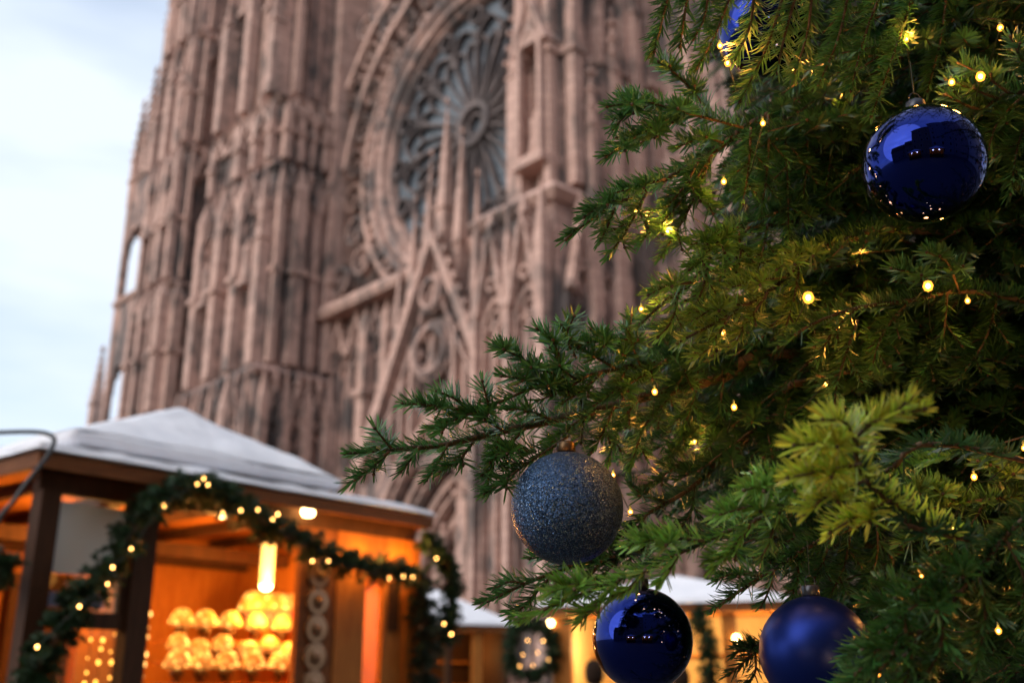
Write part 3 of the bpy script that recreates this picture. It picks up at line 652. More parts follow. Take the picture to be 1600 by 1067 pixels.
def lantern_meshes(kind):
    b, c = MB(), MB()
    if kind == 0:   # tall dome with scalloped lip over a small globe
        b.lathe([(0.02,0.235),(0.045,0.225),(0.07,0.195),(0.09,0.15),(0.098,0.115),(0.075,0.10),(0.03,0.095)], 24, lobes=8, amp=0.07)
        c.lathe([(0.045,0.0),(0.05,0.008),(0.018,0.014),(0.03,0.03),(0.055,0.055),(0.05,0.08),(0.025,0.094)], 16)
    elif kind == 1: # round lobed globe on a foot
        b.lathe([(0.015,0.19),(0.05,0.178),(0.085,0.145),(0.095,0.10),(0.08,0.055),(0.03,0.03)], 24, lobes=10, amp=0.06)
        c.lathe([(0.05,0.0),(0.05,0.008),(0.015,0.014),(0.015,0.03),(0.03,0.034)], 14)
    else:           # squat bowl
        b.lathe([(0.03,0.13),(0.10,0.125),(0.115,0.09),(0.10,0.05),(0.04,0.025)], 24, lobes=12, amp=0.05)
        c.lathe([(0.06,0.0),(0.06,0.01),(0.03,0.026)], 14)
    return b, c
proto = {}; ORD = ['first', 'second', 'third', 'fourth', 'fifth', 'sixth']
names = {0: ('scalloped gold glass lantern',), 1: ('ribbed gold globe lantern',), 2: ('squat gold bowl lantern',)}
where = ['on the top display step', 'on the second display step', 'on the third display step', 'on the lowest display step']
def lantern(loc, kind, label, sc=1.0, red=False):
    key = (kind, red)
    r_ = empty('glass_lantern', loc, rr.random()*3); r_.scale = (sc,)*3
    tag(r_, label, 'lantern', 'lit glass lanterns on the stall steps')
    if key not in proto:
        b, c = lantern_meshes(kind); proto[key] = (b.build('globe', REDL if red else LANT, r_, smooth=True), c.build('foot', GOLD, r_, smooth=True))
    else:
        for o in proto[key]: copy_obj(o, r_)
    return r_
def stall_to_world(q): return (A3[0]+q[0]*U2[0]+q[1]*V2[0], A3[1]+q[0]*U2[1]+q[1]*V2[1], q[2])
for k, (z, v) in enumerate(shelf_z):
    xs = (281, 318, 357, 398, 440) if k % 2 == 0 else (279, 312, 349, 388, 422, 455)
    for j, px in enumerate(xs):
        kind = (0, 1, 0, 2)[k] if k != 1 else (1 if j % 2 else 0)
        q = stl(px, 1000, v); lantern(stall_to_world((q[0], v, z)), kind, '%s, %s from the rondel panel %s' % (names[kind][0], ORD[len(xs)-1-j], where[k]), 0.92 if k != 1 else 0.8)
q = stl(425, 975, 1.45)                                 # raised box with red and gold globes at the back
sb('display_box', WOOD, q[0]-0.3, q[0]+0.32, 1.37, 1.62, 1.0, q[2]-0.035)
for j, px in enumerate((400, 420, 440, 460)):
    a = stl(px, 965, 1.45); lantern(stall_to_world((a[0], 1.45, q[2]-0.035)), 1, 'red glass globe lantern, %s from the rondel panel on the raised box' % ORD[3-j], 0.8, True)
for j, px in enumerate((396, 415, 436, 457)):
    a = stl(px, 945, 1.56); lantern(stall_to_world((a[0], 1.56, q[2]-0.034)), 0, 'tall gold dome lantern behind the red globes, %s from the rondel panel' % ORD[3-j], 1.25)
# strands of small lamps hanging in the windows of the stall
for si, (px, y0_, y1_, v) in enumerate(((150, 930, 1100, .32), (168, 925, 1100, .36), (186, 920, 1100, .32), (198, 925, 1100, .40), (228, 925, 1110, .30), (236, 930, 1110, .5))):
    e = empty('light_strand', stall_to_world(stl(px, y0_, v)))
    tag(e, 'hanging strand of small gold lamps, %s from the stall opening' % ORD[5-si], 'light strand', 'gold light strands in the stall window')
    n = 9; top = stl(px, y0_, v); M = np.array(e.location)
    for j in range(n):
        o = ico_bulb('lamp', (rr.uniform(-.008,.008), 0, -j*0.075-0.02-rr.uniform(0,.035)), rr.uniform(0.004, 0.011), BULB_S, e, 1.4)
    MB().tube([(0,0,0.03), (0,0,-n*0.075)], 0.0025, 5).build('cord', CABLE, e)

# black cable looping over the eave corner
tag(MB().tube(smooth_line([stall_to_world(q) for q in ((-0.8,1.3,EZ-0.12), (-0.4,0.6,EZ+0.05), (-0.1,0.15,EZ+0.085), (0.05,-0.02,EZ+0.07), (0.02,-0.08,EZ-0.05), (-0.1,-0.06,EZ-0.28), (-0.2,0.0,EZ-0.6), (-0.3,0.1,1.0), (-0.3,0.1,0.03))], 90), 0.013, 8).build('power_cable', CABLE), 'black power cable looped over the eave corner of the stall', 'cable')

# ------------------------------------------------------------------ garlands
def garland(name, line, radius, label, bulbs, n=5200, tint=(0.028,0.062,0.026), cat='garland', bl=None):
    line = smooth_line(line, 60); g_ = empty(name, tuple(line[0])); g_['label'] = label; g_['category'] = cat
    off = line[0]; loc = line-off
    MB().tube(loc, radius*0.22, 6).build('stem', BARK, g_)
    tw = []; seg = np.diff(loc, axis=0)
    total = np.linalg.norm(seg, axis=1).sum(); m_ = int(total*210)
    for i in range(m_):
        k = RNG.integers(0, len(seg)); p = loc[k]+seg[k]*RNG.random(); d = RNG.normal(0, 1, 3); t = seg[k]/np.linalg.norm(seg[k])
        d -= t*(d @ t); d /= np.linalg.norm(d); d = d + t*RNG.normal(0, 0.5); d /= np.linalg.norm(d)
        L_ = radius*RNG.uniform(0.6, 1.35); tw.append(([p, p+d*L_*0.5, p+d*L_+np.array((0,0,-0.12*L_))], 460, 0.038, np.array(tint)*RNG.uniform(0.6, 1.4)))
    make_needles('needles', tw, GNEEDLE, g_, 0, 0.0085)
    if bulbs:
        e = empty('light_string', tuple(line[0])); tag(e, bl, 'light string')
        bq = [np.array(b)-off for b in bulbs]
        MB().tube(smooth_line(bq, len(bq)*6), 0.003, 5).build('wire', WIRE, e)
        for b in bq: ico_bulb('bulb', tuple(b), 0.006 + 0.0025*rr.random(), BULB_G, e, 1.2)
    return g_
def sw(px, py, v): return np.array(stall_to_world(stl(px, py, v)))
garland('fir_garland', [sw(30, 1130, -.02), sw(60, 1040, -.02), sw(110, 960, -.03), sw(170, 885, -.03), sw(235, 790, -.03), sw(300, 758, -.03), sw(350, 775, -.03), sw(420, 822, -.03), sw(500, 862, -.02), sw(570, 888, -.02), sw(640, 893, -.02)], 0.105,
        'thick fir garland swagged across the front of the glowing stall',
        [sw(*q, -.13) for q in ((58, 1010), (124, 947), (168, 912), (176, 886), (205, 857), (256, 790), (308, 756), (318, 747), (325, 757), (348, 801), (376, 797), (403, 796), (426, 811), (434, 803), (488, 876), (513, 876), (608, 903), (630, 900), (645, 901))],
        bl='string of warm bulbs wound along the thick stall garland')
garland('hanging_garland', [sw(662, 842, .0), sw(690, 865, .0), sw(704, 905, .0), sw(703, 960, .0), sw(698, 1000, .0)], 0.085,
        'fir garland hanging down from the right eave corner of the stall', [sw(*q, -.1) for q in ((682, 872), (694, 974), (705, 990))], bl='warm bulbs on the garland at the right eave corner')
garland('small_fir_bush', [sw(660, 1110, .05), sw(662, 1060, .05), sw(668, 1000, .05), sw(662, 950, .05), sw(655, 900, .05)], 0.115,
        'loose leafy fir branch tied to the right corner post of the stall', None, tint=(0.05,0.075,0.05), cat='fir branch')
garland('left_garland', [np.array(stall_to_world(q)) for q in ((-0.12, 0.55, 2.45), (-0.10, 0.42, 2.30), (-0.08, 0.30, 2.20), (-0.05, 0.16, 2.12), (-0.03, 0.08, 2.22))], 0.09,
        'dark fir garland on the left side wall of the stall', None)

# ------------------------------------------------------------------ stalls behind
CREAM = wood_mat('pale_painted_boards', (0.62,0.46,0.24), (0.50,0.35,0.17), 0.5, (14,14,2.5))
def back_stall(label, eave_l, eave_r, ez, apex_rise, depth, glow, postpx, wallm, world=False):
    a = np.array((*eave_l, ez)) if world else at_height(*eave_l, ez); b = np.array((*eave_r, ez)) if world else at_height(*eave_r, ez); L = float(np.linalg.norm((b-a)[:2])); u = (b-a)[:2]/L
    e = empty('market_stall', (a[0], a[1], 0), math.atan2(u[1], u[0])); tag(e, label, 'market stall')
    q = lambda n, m_, *bx: MB().box(*bx).build(n, m_, e)
    MB().frustum(0, L, 0, depth, ez, .02, L-.02, .02, depth-.02, ez+0.05).add([(0.02,.02,ez+.051),(L-.02,.02,ez+.051),(L-.02,depth-.02,ez+.051),(.02,depth-.02,ez+.051),(L/2,depth/2,ez+apex_rise)], [(0,1,4),(1,2,4),(2,3,4),(3,0,4),(3,2,1,0)]).build('roof', ROOFW, e)
    q('fascia_board', WOOD_F, 0.03, L-0.03, 0.03, 0.06, ez-0.11, ez-0.002)
    q('ceiling', WOOD, 0.07, L-0.07, 0.07, depth-0.07, ez-0.05, ez-0.01)
    q('back_wall', wallm, 0.1, L-0.1, depth-0.2, depth-0.15, 0, ez-0.051)
    for sx in (0.1, L-0.15): q('side_wall', wallm, sx, sx+0.05, 0.35, depth-0.201, 0, ez-0.051)
    q('counter', WOOD_F, 0.16, L-0.16, 0.3, 0.36, 0, 1.0); q('counter_top', WOOD, 0.1, L-0.1, 0.18, 0.55, 1.001, 1.05)
    for px, wd, mm in postpx:
        r = ray(px, 1000); vv = np.array((-u[1], u[0])); t = (0.15 + a[:2] @ vv)/(r[:2] @ vv); x = px*L if world else float((r[:2]*t - a[:2]) @ u)
        q('post', mm, x-wd/2, x+wd/2, 0.1, 0.2, 0, ez-0.115)
    for k in range(3): q('display_shelf', WOOD, 0.2, L-0.2, depth-0.5, depth-0.21, 1.1+0.4*k, 1.13+0.4*k)
    for k in range(glow[0]):
        point_light(((k+0.7)*L/glow[0]*0.9, depth*0.45, ez-0.45), glow[1]*2, glow[2], 0.08, e)
    return e, L, u, a
S2 = back_stall('low dark market stall with pale roof standing behind the glowing chalet', (585, 972), (808, 977), 2.5, 0.72, 2.2, (2, 5, (1.0,0.55,0.17)), ((700, .10, WOOD_D), (745, .17, WOOD), (790, .1, WOOD_D)), WOOD_D)
S3 = back_stall('bright yellow lit market stall with pale roof behind the hanging baubles', (836, 947), (1236, 937), 2.45, 0.42, 2.3, (3, 13, (1.0,0.68,0.27)), ((880, .22, WOOD), (1000, .1, WOOD), (1140, .14, WOOD)), CREAM)
back_stall('unseen market stall added facing the fir tree to give the baubles a warm glow', (2.6, -6.5), (-1.2, -6.9), 2.5, 0.7, 2.3, (2, 45, (1.0,0.6,0.2)), ((0.05, .12, WOOD), (0.5, .1, WOOD), (0.95, .12, WOOD)), WOOD, True)  # added behind the camera so its lights glow in the baubles
back_stall('second unseen market stall added beside the cream town house for bauble glow', (-3.4, -7.4), (-6.9, -5.6), 2.5, 0.7, 2.3, (2, 40, (1.0,0.6,0.2)), ((0.05, .12, WOOD), (0.5, .1, WOOD), (0.95, .12, WOOD)), WOOD, True)  # likewise added out of view for golden reflections
def in_s3(px, py, v):
    e, L, u, a = S3; r = ray(px, py); vv = np.array((-u[1], u[0])); t = (v + a[:2] @ vv)/(r[:2] @ vv); return CAM + r*t
# wreath with bulbs on the yellow stall's corner
wc = in_s3(830, 1015, -0.05); th_ = np.linspace(0, 2*math.pi, 22)
ring = [wc + np.array((0.27*math.cos(a), 0, 0.30*math.sin(a))) for a in th_]
garland('fir_wreath', ring, 0.10, 'round fir wreath with warm bulbs on the yellow stall corner', [in_s3(*q, -0.2) for q in ((825, 1000), (849, 1001), (857, 1030), (840, 1019), (817, 1022), (812, 1040), (833, 1039))], cat='wreath', bl='cluster of warm bulbs on the round fir wreath')
garland('corner_garland', [in_s3(1085, 955, .0), in_s3(1100, 990, .0), in_s3(1110, 1030, .0), in_s3(1105, 1090, .0)], 0.13, 'dark fir garland hanging on the front of the yellow stall', None)
for px, py, nm in ((1077, 945, 'warm globe lamp under the yellow stall eave above the dark garland'), (1151, 997, 'warm globe lamp low beside the right post of the yellow stall'), (860, 973, 'warm globe lamp under the left eave corner of the yellow stall')):
    p_ = in_s3(px, py, 0.08); o = empty('globe_lamp', tuple(p_)); tag(o, nm, 'lamp'); ico_bulb('bulb', (0,0,0), 0.04, SPOT, o); MB().tube([(0,0,0.03), (0,0,0.03+max(0.05, 2.33-p_[2]-0.03))], 0.006).build('cord', CABLE, o)

# ------------------------------------------------------------------ two people by the yellow stall
SKIN = mat('skin', (0.50,0.32,0.24), 0.5); HAIR = mat('dark_brown_hair', (0.03,0.018,0.012), 0.95, 0.0, Specular_IOR_Level=0.1); COAT = mat('dark_coat', (0.04,0.035,0.04), 0.85); COAT2 = mat('plum_coat', (0.12,0.05,0.055), 0.85)
def person(px, y_dist, height, rz, coat, label):
    r = ray(px, 1062); x = r[0]/r[1]*y_dist; e = empty('person', (x, y_dist, 0), rz); tag(e, label, 'person', None)
    k = height/1.75
    J = {'pel':(0,0,.95),'wst':(0,0,1.1),'chs':(0,0.01,1.32),'nck':(0,0.0,1.47),'hd0':(0,-.01,1.56),'hd1':(0,-.02,1.66),'hd2':(0,-.01,1.72),
         'sl':(-.19,0,1.40),'el':(-.25,.03,1.12),'wl':(-.22,-.10,.90),'sr':(.19,0,1.40),'er':(.25,.03,1.12),'wr':(.22,-.10,.90),
         'hl':(-.10,0,.88),'kl':(-.11,-.01,.50),'al':(-.11,.02,.09),'tl':(-.12,-.15,.04),'hr':(.10,0,.88),'kr':(.11,-.01,.50),'ar':(.11,.02,.09),'tr':(.12,-.15,.04)}
    rad = {'pel':(.16,.12),'wst':(.14,.10),'chs':(.17,.11),'nck':(.055,.055),'hd0':(.07,.085),'hd1':(.078,.10),'hd2':(.06,.075),'sl':(.07,.07),'el':(.05,.05),'wl':(.032,.03),'sr':(.07,.07),'er':(.05,.05),'wr':(.032,.03),
           'hl':(.09,.09),'kl':(.06,.06),'al':(.04,.045),'tl':(.035,.03),'hr':(.09,.09),'kr':(.06,.06),'ar':(.04,.045),'tr':(.035,.03)}
    E = [('pel','wst'),('wst','chs'),('chs','nck'),('nck','hd0'),('hd0','hd1'),('hd1','hd2'),('chs','sl'),('sl','el'),('el','wl'),('chs','sr'),('sr','er'),('er','wr'),('pel','hl'),('hl','kl'),('kl','al'),('al','tl'),('pel','hr'),('hr','kr'),('kr','ar'),('ar','tr')]
    for sd, sg in (('l', -1), ('r', 1)):                # five fingers each
        for f in range(5):
            ang = (f-2)*0.022; b1, b2 = 'f%s%d' % (sd, f), 'g%s%d' % (sd, f)
            w_ = J['w'+sd]; off = (sg*-0.03, -0.02) if f == 4 else (0, ang)
            J[b1] = (w_[0]+off[0], w_[1]-0.02+off[1], w_[2]-0.07); J[b2] = (J[b1][0], J[b1][1]-0.012, w_[2]-(0.15 if f < 4 else 0.11)+abs(f-1.5)*0.006)
            rad[b1] = (.011,.011); rad[b2] = (.008,.008); E += [('w'+sd, b1), (b1, b2)]
    nm = list(J); me = bpy.data.meshes.new('body'); me.from_pydata([tuple(c*k for c in J[n]) for n in nm], [(nm.index(a), nm.index(b)) for a, b in E], [])
    o = bpy.data.objects.new('body', me); COL.objects.link(o); o.parent = e
    mo = o.modifiers.new('skin', 'SKIN'); me.skin_vertices[0].data[0].use_root = True
    for i, n in enumerate(nm): me.skin_vertices[0].data[i].radius = tuple(c*k for c in rad[n])
    o.modifiers.new('sub', 'SUBSURF').levels = 1; me.materials.append(SKIN)
    MB().lathe([(.25,.45),(.24,.8),(.21,1.05),(.225,1.28),(.20,1.40),(.12,1.47),(.075,1.52)], 18).build('coat', coat, e, smooth=True).scale = (1.05*k, .78*k, k)
    for sg in (-1, 1): MB().tube([(sg*.17*k,0,1.40*k),(sg*.25*k,.03*k,1.12*k),(sg*.225*k,-.09*k,.92*k)], [.085*k,.072*k,.058*k], 10).build('sleeve', coat, e, smooth=True)
    for sg in (-1, 1): MB().tube([(sg*.10*k,0,.92*k),(sg*.11*k,0,.5*k),(sg*.11*k,.02*k,.08*k)], [.11*k,.085*k,.07*k], 10).build('trouser_leg', COAT, e, smooth=True)
    MB().lathe([(.004,.13),(.06,.115),(.095,.06),(.103,0),(.098,-.06),(.075,-.12)], 16, (0,0,0)).build('hair', HAIR, e, smooth=True).matrix_local = Matrix.Translation((0,.022*k,1.675*k)) @ Matrix.Scale(k, 4)
    MB().add([(-.014,-.095,1.63),(.014,-.095,1.63),(0,-.125,1.625),(0,-.10,1.67)], [(0,1,2),(0,2,3),(1,3,2)]).build('nose', SKIN, e).scale = (k,k,k)
    for sg in (-1, 1): MB().lathe([(.002,-.03),(.014,-.015),(.016,.01),(.002,.03)], 8, (sg*.09, .0, 1.64)).build('ear', SKIN, e, smooth=True).scale = (k,k,k)
    return e
person(929, 11.6, 1.76, R(165), COAT, 'dark haired person in a dark coat facing the yellow stall')
person(1062, 11.9, 1.70, R(200), COAT2, 'dark haired person in a plum coat beside the dark garland')

# ------------------------------------------------------------------ baubles (placed before the tree so that twigs keep clear of them)
BALL_R = 0.075
def glossy_blue(name, base):
    m = mat(name, base, 0.035, 1.0, Coat_Weight=0.15, Coat_Roughness=0.02); return m
BLUE = glossy_blue('mirror_cobalt_glass', (0.005,0.017,0.165))
SATIN = mat('satin_cobalt', (0.006,0.021,0.17), 0.38, 0.8); t_ = SATIN.node_tree
bump(SATIN, noise(t_, mapping(t_, (900,900,900)), 1.0, 2), 0.04, 0.001)
GLIT = mat('navy_glitter', (0.03,0.05,0.10), 0.32, 0.7); t_ = GLIT.node_tree
vo = nn(t_, 'ShaderNodeTexVoronoi'); vo.inputs['Scale'].default_value = 1.0; t_.links.new(mapping(t_, (820,820,820)), vo.inputs['Vector'])
ge = nn(t_, 'ShaderNodeNewGeometry'); sb_ = nn(t_, 'ShaderNodeVectorMath', operation='SUBTRACT'); sb_.inputs[1].default_value = (0.5,0.5,0.5); t_.links.new(vo.outputs['Color'], sb_.inputs[0])
sc_ = nn(t_, 'ShaderNodeVectorMath', operation='SCALE'); sc_.inputs['Scale'].default_value = 1.35; t_.links.new(sb_.outputs[0], sc_.inputs[0])
ad_ = nn(t_, 'ShaderNodeVectorMath', operation='ADD'); t_.links.new(ge.outputs['Normal'], ad_.inputs[0]); t_.links.new(sc_.outputs[0], ad_.inputs[1])
nm_ = nn(t_, 'ShaderNodeVectorMath', operation='NORMALIZE'); t_.links.new(ad_.outputs[0], nm_.inputs[0]); t_.links.new(nm_.outputs[0], P(GLIT).inputs['Normal'])
sx_ = nn(t_, 'ShaderNodeSeparateXYZ'); t_.links.new(vo.outputs['Color'], sx_.inputs[0])
t_.links.new(ramp(t_, sx_.outputs[0], [(0.0,(0.010,0.024,0.062)), (0.55,(0.026,0.065,0.15)), (0.85,(0.085,0.175,0.34)), (1.0,(0.36,0.52,0.78))]), P(GLIT).inputs['Base Color'])
BALLS = []
def bauble(px, py, rpx, material, label, capm, r=BALL_R, hang=0.05):
    depth = FPX*r/rpx; c = at(px, py, depth); BALLS.append((c, r, px, py, rpx, depth))
    e = empty('bauble', tuple(c)); tag(e, label, 'bauble')
    n = 48; prof = [(max(1e-4, r*math.sin(math.pi*i/n)), -r*math.cos(math.pi*i/n)) for i in range(n+1)]
    MB().lathe(prof, 96).build('ball', material, e, smooth=True)
    cap = MB().lathe([(0.0115,r-0.0015),(0.0125,r+0.002),(0.0115,r+0.013),(0.010,r+0.0145),(0.002,r+0.015)], 20, lobes=10, amp=0.05).build('cap', capm, e, smooth=True)
    MB().tube([(0.007*math.cos(a), 0, r+0.019+0.008*math.sin(a)) for a in np.linspace(-0.6, math.pi+0.6, 14)], 0.0007, 6).build('loop', SILVER, cap)
    MB().tube([(0,0,r+0.026), (0.002,0.003,r+0.026+hang)], 0.0006, 5).build('thread', WIRE, e)
    return e
bauble(886, 793, 87.5, GLIT, 'navy blue glitter covered bauble hanging below the fir branch tip', GOLD)
bauble(1443, 257, 93, BLUE, 'mirror cobalt blue bauble hung high among the dark inner branches', SILVER)
bauble(1004, 998, 78, BLUE, 'mirror cobalt blue bauble below the navy glitter bauble', SILVER)
bauble(1275, 1020, 87, SATIN, 'matte satin cobalt blue bauble in a clear cap low among fir twigs', SILVER)
bauble(1195, 48, 72, BLUE, 'cobalt blue bauble half hidden behind hanging needles at the top', SILVER)

# ------------------------------------------------------------------ the fir tree
TR = np.array((1.95, 2.45, 0.0))
TREE = empty('christmas_tree', tuple(TR)); tag(TREE, 'large green fir tree decorated with blue baubles and warm lights', 'christmas tree')
TH = 9.5
tz = np.linspace(0, TH, 24)
MB().tube([(0.03*math.sin(z*1.3), 0.03*math.cos(z*1.1)-0.03, z) for z in tz], [0.17*(1-z/TH)+0.012 for z in tz], 14).build('trunk', BARK, TREE, smooth=True)
GREEN = np.array((0.050, 0.150, 0.040)); YOUNG = np.array((0.088, 0.215, 0.045)); INNER_SHADE = np.array((0.022, 0.064, 0.022))  # darkest green paints inner crown shade into the needle tint
class Branch:
    def __init__(s): s.wood = MB(); s.tw = []; s.far = []
    def stem(s, pts, r0, r1, n=6): s.wood.tube(np.asarray(pts)-TR, np.linspace(r0, r1, len(pts)), n)
    def twig(s, pts, r0=0.0022, dens=1300, nl=0.0275, tint=GREEN, bud=True, n=8):
        pts = smooth_line(pts, n); s.stem(pts, r0, 0.0011, 4 if len(pts) < 7 else 5); s.tw.append((pts-TR, dens, nl, tint*RNG.uniform(0.85, 1.15)))
        if bud:
            d = pts[-1]-pts[-2]; d /= np.linalg.norm(d); p = pts[-1]-TR
            s.wood.tube([p, p+d*0.0025, p+d*0.006], [0.0012, 0.0026, 0.0006], 6)
    def done(s, far=9e9, width=0.0027):
        o = s.wood.build('branch', BARK, TREE, smooth=True)
        k = make_needles('needles', s.tw, NEEDLE, o, far, width, TR); return o
def pxl(pts, d0, d1):
    n = len(pts); L = [0]
    for a, b in zip(pts[:-1], pts[1:]): L.append(L[-1]+math.hypot(b[0]-a[0], b[1]-a[1]))
    return [at(p[0], p[1], d0+(d1-d0)*(l/L[-1])) for p, l in zip(pts, L)]
def to_trunk(p, h):                                      # path from a branch's first point back to the trunk
    q = TR.copy(); q[2] = h; m_ = p*0.45+q*0.55; m_[2] += 0.05; return [q, m_]
# hero branches traced by direction, each with its own distance; every entry is (pixels, depth at base, depth at tip)
HERO = []
def hero(stem, h, r0, twigs, dens=1300, nl=0.0275, tint=GREEN, shoots=True):
    tint = np.asarray(tint)*np.array((1.75,1.55,1.5)); b = Branch(); S = stem if isinstance(stem[0], np.ndarray) else pxl(*stem)
    line = smooth_line(to_trunk(S[0], h) + S, 40); b.stem(line, r0*0.42, 0.0016, 8)
    half = smooth_line(S, 26); b.tw.append((half-TR, dens*0.9, nl, tint)); b.tw.append((line[8:28]-TR, 1000, nl, INNER_SHADE*1.4))
    d = half[-1]-half[-2]; d /= np.linalg.norm(d); b.wood.tube([half[-1]-TR, half[-1]-TR+d*0.003, half[-1]-TR+d*0.007], [0.0014,0.003,0.0006], 6)
    for tw in twigs:
        t = tint if len(tw) < 4 else tw[3]
        Q = pxl(*tw[:3]); b.twig(Q, dens=dens, nl=nl, tint=t); Q = smooth_line(Q, 12); ll = np.linalg.norm(np.diff(Q, axis=0), axis=1).sum()
        if ll > 0.06 and shoots:                                    # side shoots in the plane of the spray
            for k, f in enumerate((3, 5, 8) if ll > 0.10 else (4, 7)):
                dd = Q[f+1]-Q[f-1]; dd /= np.linalg.norm(dd); sd = np.cross(dd, (0.12, -0.55, 0.83)); sd /= np.linalg.norm(sd)
                d2 = dd*0.74+sd*(0.67 if k % 2 else -0.67); l2 = ll*RNG.uniform(0.22, 0.34)*(1.15-f/14); e2 = Q[f]+d2*l2
                if all(np.linalg.norm(e2-c) > r+0.01 for c, r, *_ in BALLS): b.twig([Q[f], Q[f]+d2*l2*0.5, e2], 0.0015, dens, nl*0.92, t, True, 5)
    HERO.append(b); return b
# the long low branch reaching out to the left
hero(([(1260,556),(1130,590),(1000,622),(879,653),(774,676),(693,695),(617,702),(542,708)], 1.75, 1.37), 2.02, 0.030, [
 ([(611,700),(587,671)], 1.38, 1.36), ([(608,705),(578,733),(547,755)], 1.38, 1.35), ([(835,604),(762,636),(712,655),(670,671)], 1.46, 1.40),
 ([(716,639),(680,634),(632,630)], 1.42, 1.38), ([(725,633),(705,620),(685,612)], 1.43, 1.41), ([(763,632),(754,598)], 1.43, 1.42), ([(790,676),(725,633)], 1.43, 1.43),
 ([(780,679),(772,720),(760,761)], 1.43, 1.40), ([(890,680),(821,726),(760,769)], 1.46, 1.37), ([(838,705),(789,703),(768,720)], 1.44, 1.40), ([(700,693),(680,730),(668,748)], 1.40, 1.40),
 ([(740,690),(716,720),(690,735)], 1.41, 1.38), ([(930,645),(880,672),(850,705)], 1.50, 1.48), ([(960,635),(940,680),(925,705)], 1.52, 1.50),
 ([(905,615),(912,650),(908,690)], 1.55, 1.50), ([(1000,622),(970,660),(950,720)], 1.56, 1.53), ([(1060,608),(1010,660),(985,730)], 1.6, 1.56), ([(1090,600),(1075,650),(1050,715)], 1.62, 1.6), ([(1130,592),(1120,660),(1090,730)], 1.66, 1.62),
 ([(860,655),(820,640),(795,640)], 1.47, 1.45), ([(820,668),(800,690),(775,698)], 1.45, 1.43), ([(655,698),(640,720),(628,735)], 1.39, 1.38)])
# the cluster above it
hero(([(1270,520),(1150,545),(1060,560),(970,575),(900,590),(835,604)], 1.78, 1.47), 2.15, 0.024, [
 ([(900,592),(876,575),(870,543),(841,515)], 1.49, 1.44), ([(880,590),(835,572),(800,552),(774,537)], 1.48, 1.42), ([(890,600),(850,595),(786,588)], 1.48, 1.43), ([(900,560),(885,528),(896,496)], 1.50, 1.46),
 ([(990,530),(930,534),(893,538)], 1.54, 1.5), ([(960,575),(925,555),(905,545)], 1.53, 1.5), ([(1000,570),(985,530),(987,495)], 1.56, 1.5), ([(1040,562),(1000,590),(960,612)], 1.58, 1.52), ([(1010,568),(960,545),(925,515)], 1.58, 1.52),
 ([(1080,558),(1060,600),(1030,640)], 1.62, 1.58), ([(940,582),(910,610),(880,628)], 1.52, 1.48), ([(980,574),(960,610),(930,632)], 1.55, 1.51), ([(1120,550),(1070,590),(1040,625)], 1.66, 1.62), ([(920,586),(880,610),(842,625)], 1.5, 1.46)], tint=GREEN*0.9)
# middle branches
hero(([(1310,330),(1240,345),(1180,352),(1137,365),(1084,438),(1040,470),(1002,505)], 1.72, 1.42), 2.6, 0.022, [
 ([(1153,356),(1083,382)], 1.52, 1.46), ([(1142,358),(1110,390),(1079,420)], 1.5, 1.44), ([(1153,356),(1157,400),(1146,440)], 1.53, 1.48), ([(1110,400),(1095,460),(1070,500)], 1.48, 1.46), ([(1200,350),(1190,400),(1175,450)], 1.58, 1.52),
 ([(1170,354),(1130,420),(1118,480)], 1.55, 1.5), ([(1230,346),(1232,400),(1215,450)], 1.62, 1.58), ([(1080,442),(1045,445),(1015,460)], 1.45, 1.42), ([(1060,458),(1050,500),(1030,525)], 1.45, 1.43)], tint=YOUNG*0.95)
hero(([(1420,360),(1350,370),(1281,389),(1202,455),(1137,494),(1061,534)], 1.62, 1.40), 2.5, 0.018, [
 ([(1281,389),(1255,395),(1215,420)], 1.5, 1.44), ([(1230,432),(1180,440),(1140,450)], 1.47, 1.43), ([(1200,457),(1170,500),(1150,535)], 1.46, 1.44), ([(1170,475),(1120,480),(1085,500)], 1.45, 1.42), ([(1140,494),(1110,540),(1085,560)], 1.43, 1.42), ([(1250,412),(1240,470),(1225,520)], 1.5, 1.47)], tint=YOUNG*np.array((1.25,1.0,0.8)))
# upper branch
hero(([(1420,85),(1330,125),(1248,157),(1169,197),(1142,217),(1090,252),(1020,291),(941,331),(886,372)], 1.8, 1.38), 3.0, 0.026, [
 ([(1161,200),(1059,173),(1004,159),(951,167)], 1.52, 1.40), ([(1061,176),(1000,210),(949,244)], 1.47, 1.40), ([(1010,300),(985,350),(953,398)], 1.43, 1.38), ([(1112,243),(1060,320),(1004,374)], 1.50, 1.44), ([(1112,243),(1075,330),(1035,398)], 1.50, 1.45),
 ([(1040,280),(1000,290),(950,305)], 1.44, 1.40), ([(980,312),(945,318),(915,338)], 1.41, 1.38), ([(960,325),(950,352),(940,372)], 1.41, 1.39), ([(1110,178),(1067,126),(1031,98)], 1.53, 1.47), ([(1080,176),(1040,190),(1000,225)], 1.5, 1.46),
 ([(1130,224),(1100,215),(1060,230)], 1.52, 1.48), ([(1173,200),(1170,260),(1161,315)], 1.55, 1.50), ([(1224,165),(1230,270),(1232,374)], 1.62, 1.55), ([(1200,180),(1200,250),(1190,330)], 1.58, 1.54), ([(1090,254),(1070,290),(1045,320)], 1.48, 1.45),
 ([(1250,158),(1262,230),(1255,310)], 1.65, 1.6), ([(1290,140),(1300,220),(1290,300)], 1.7, 1.64), ([(1020,165),(985,175),(960,200)], 1.45, 1.42)], tint=GREEN)
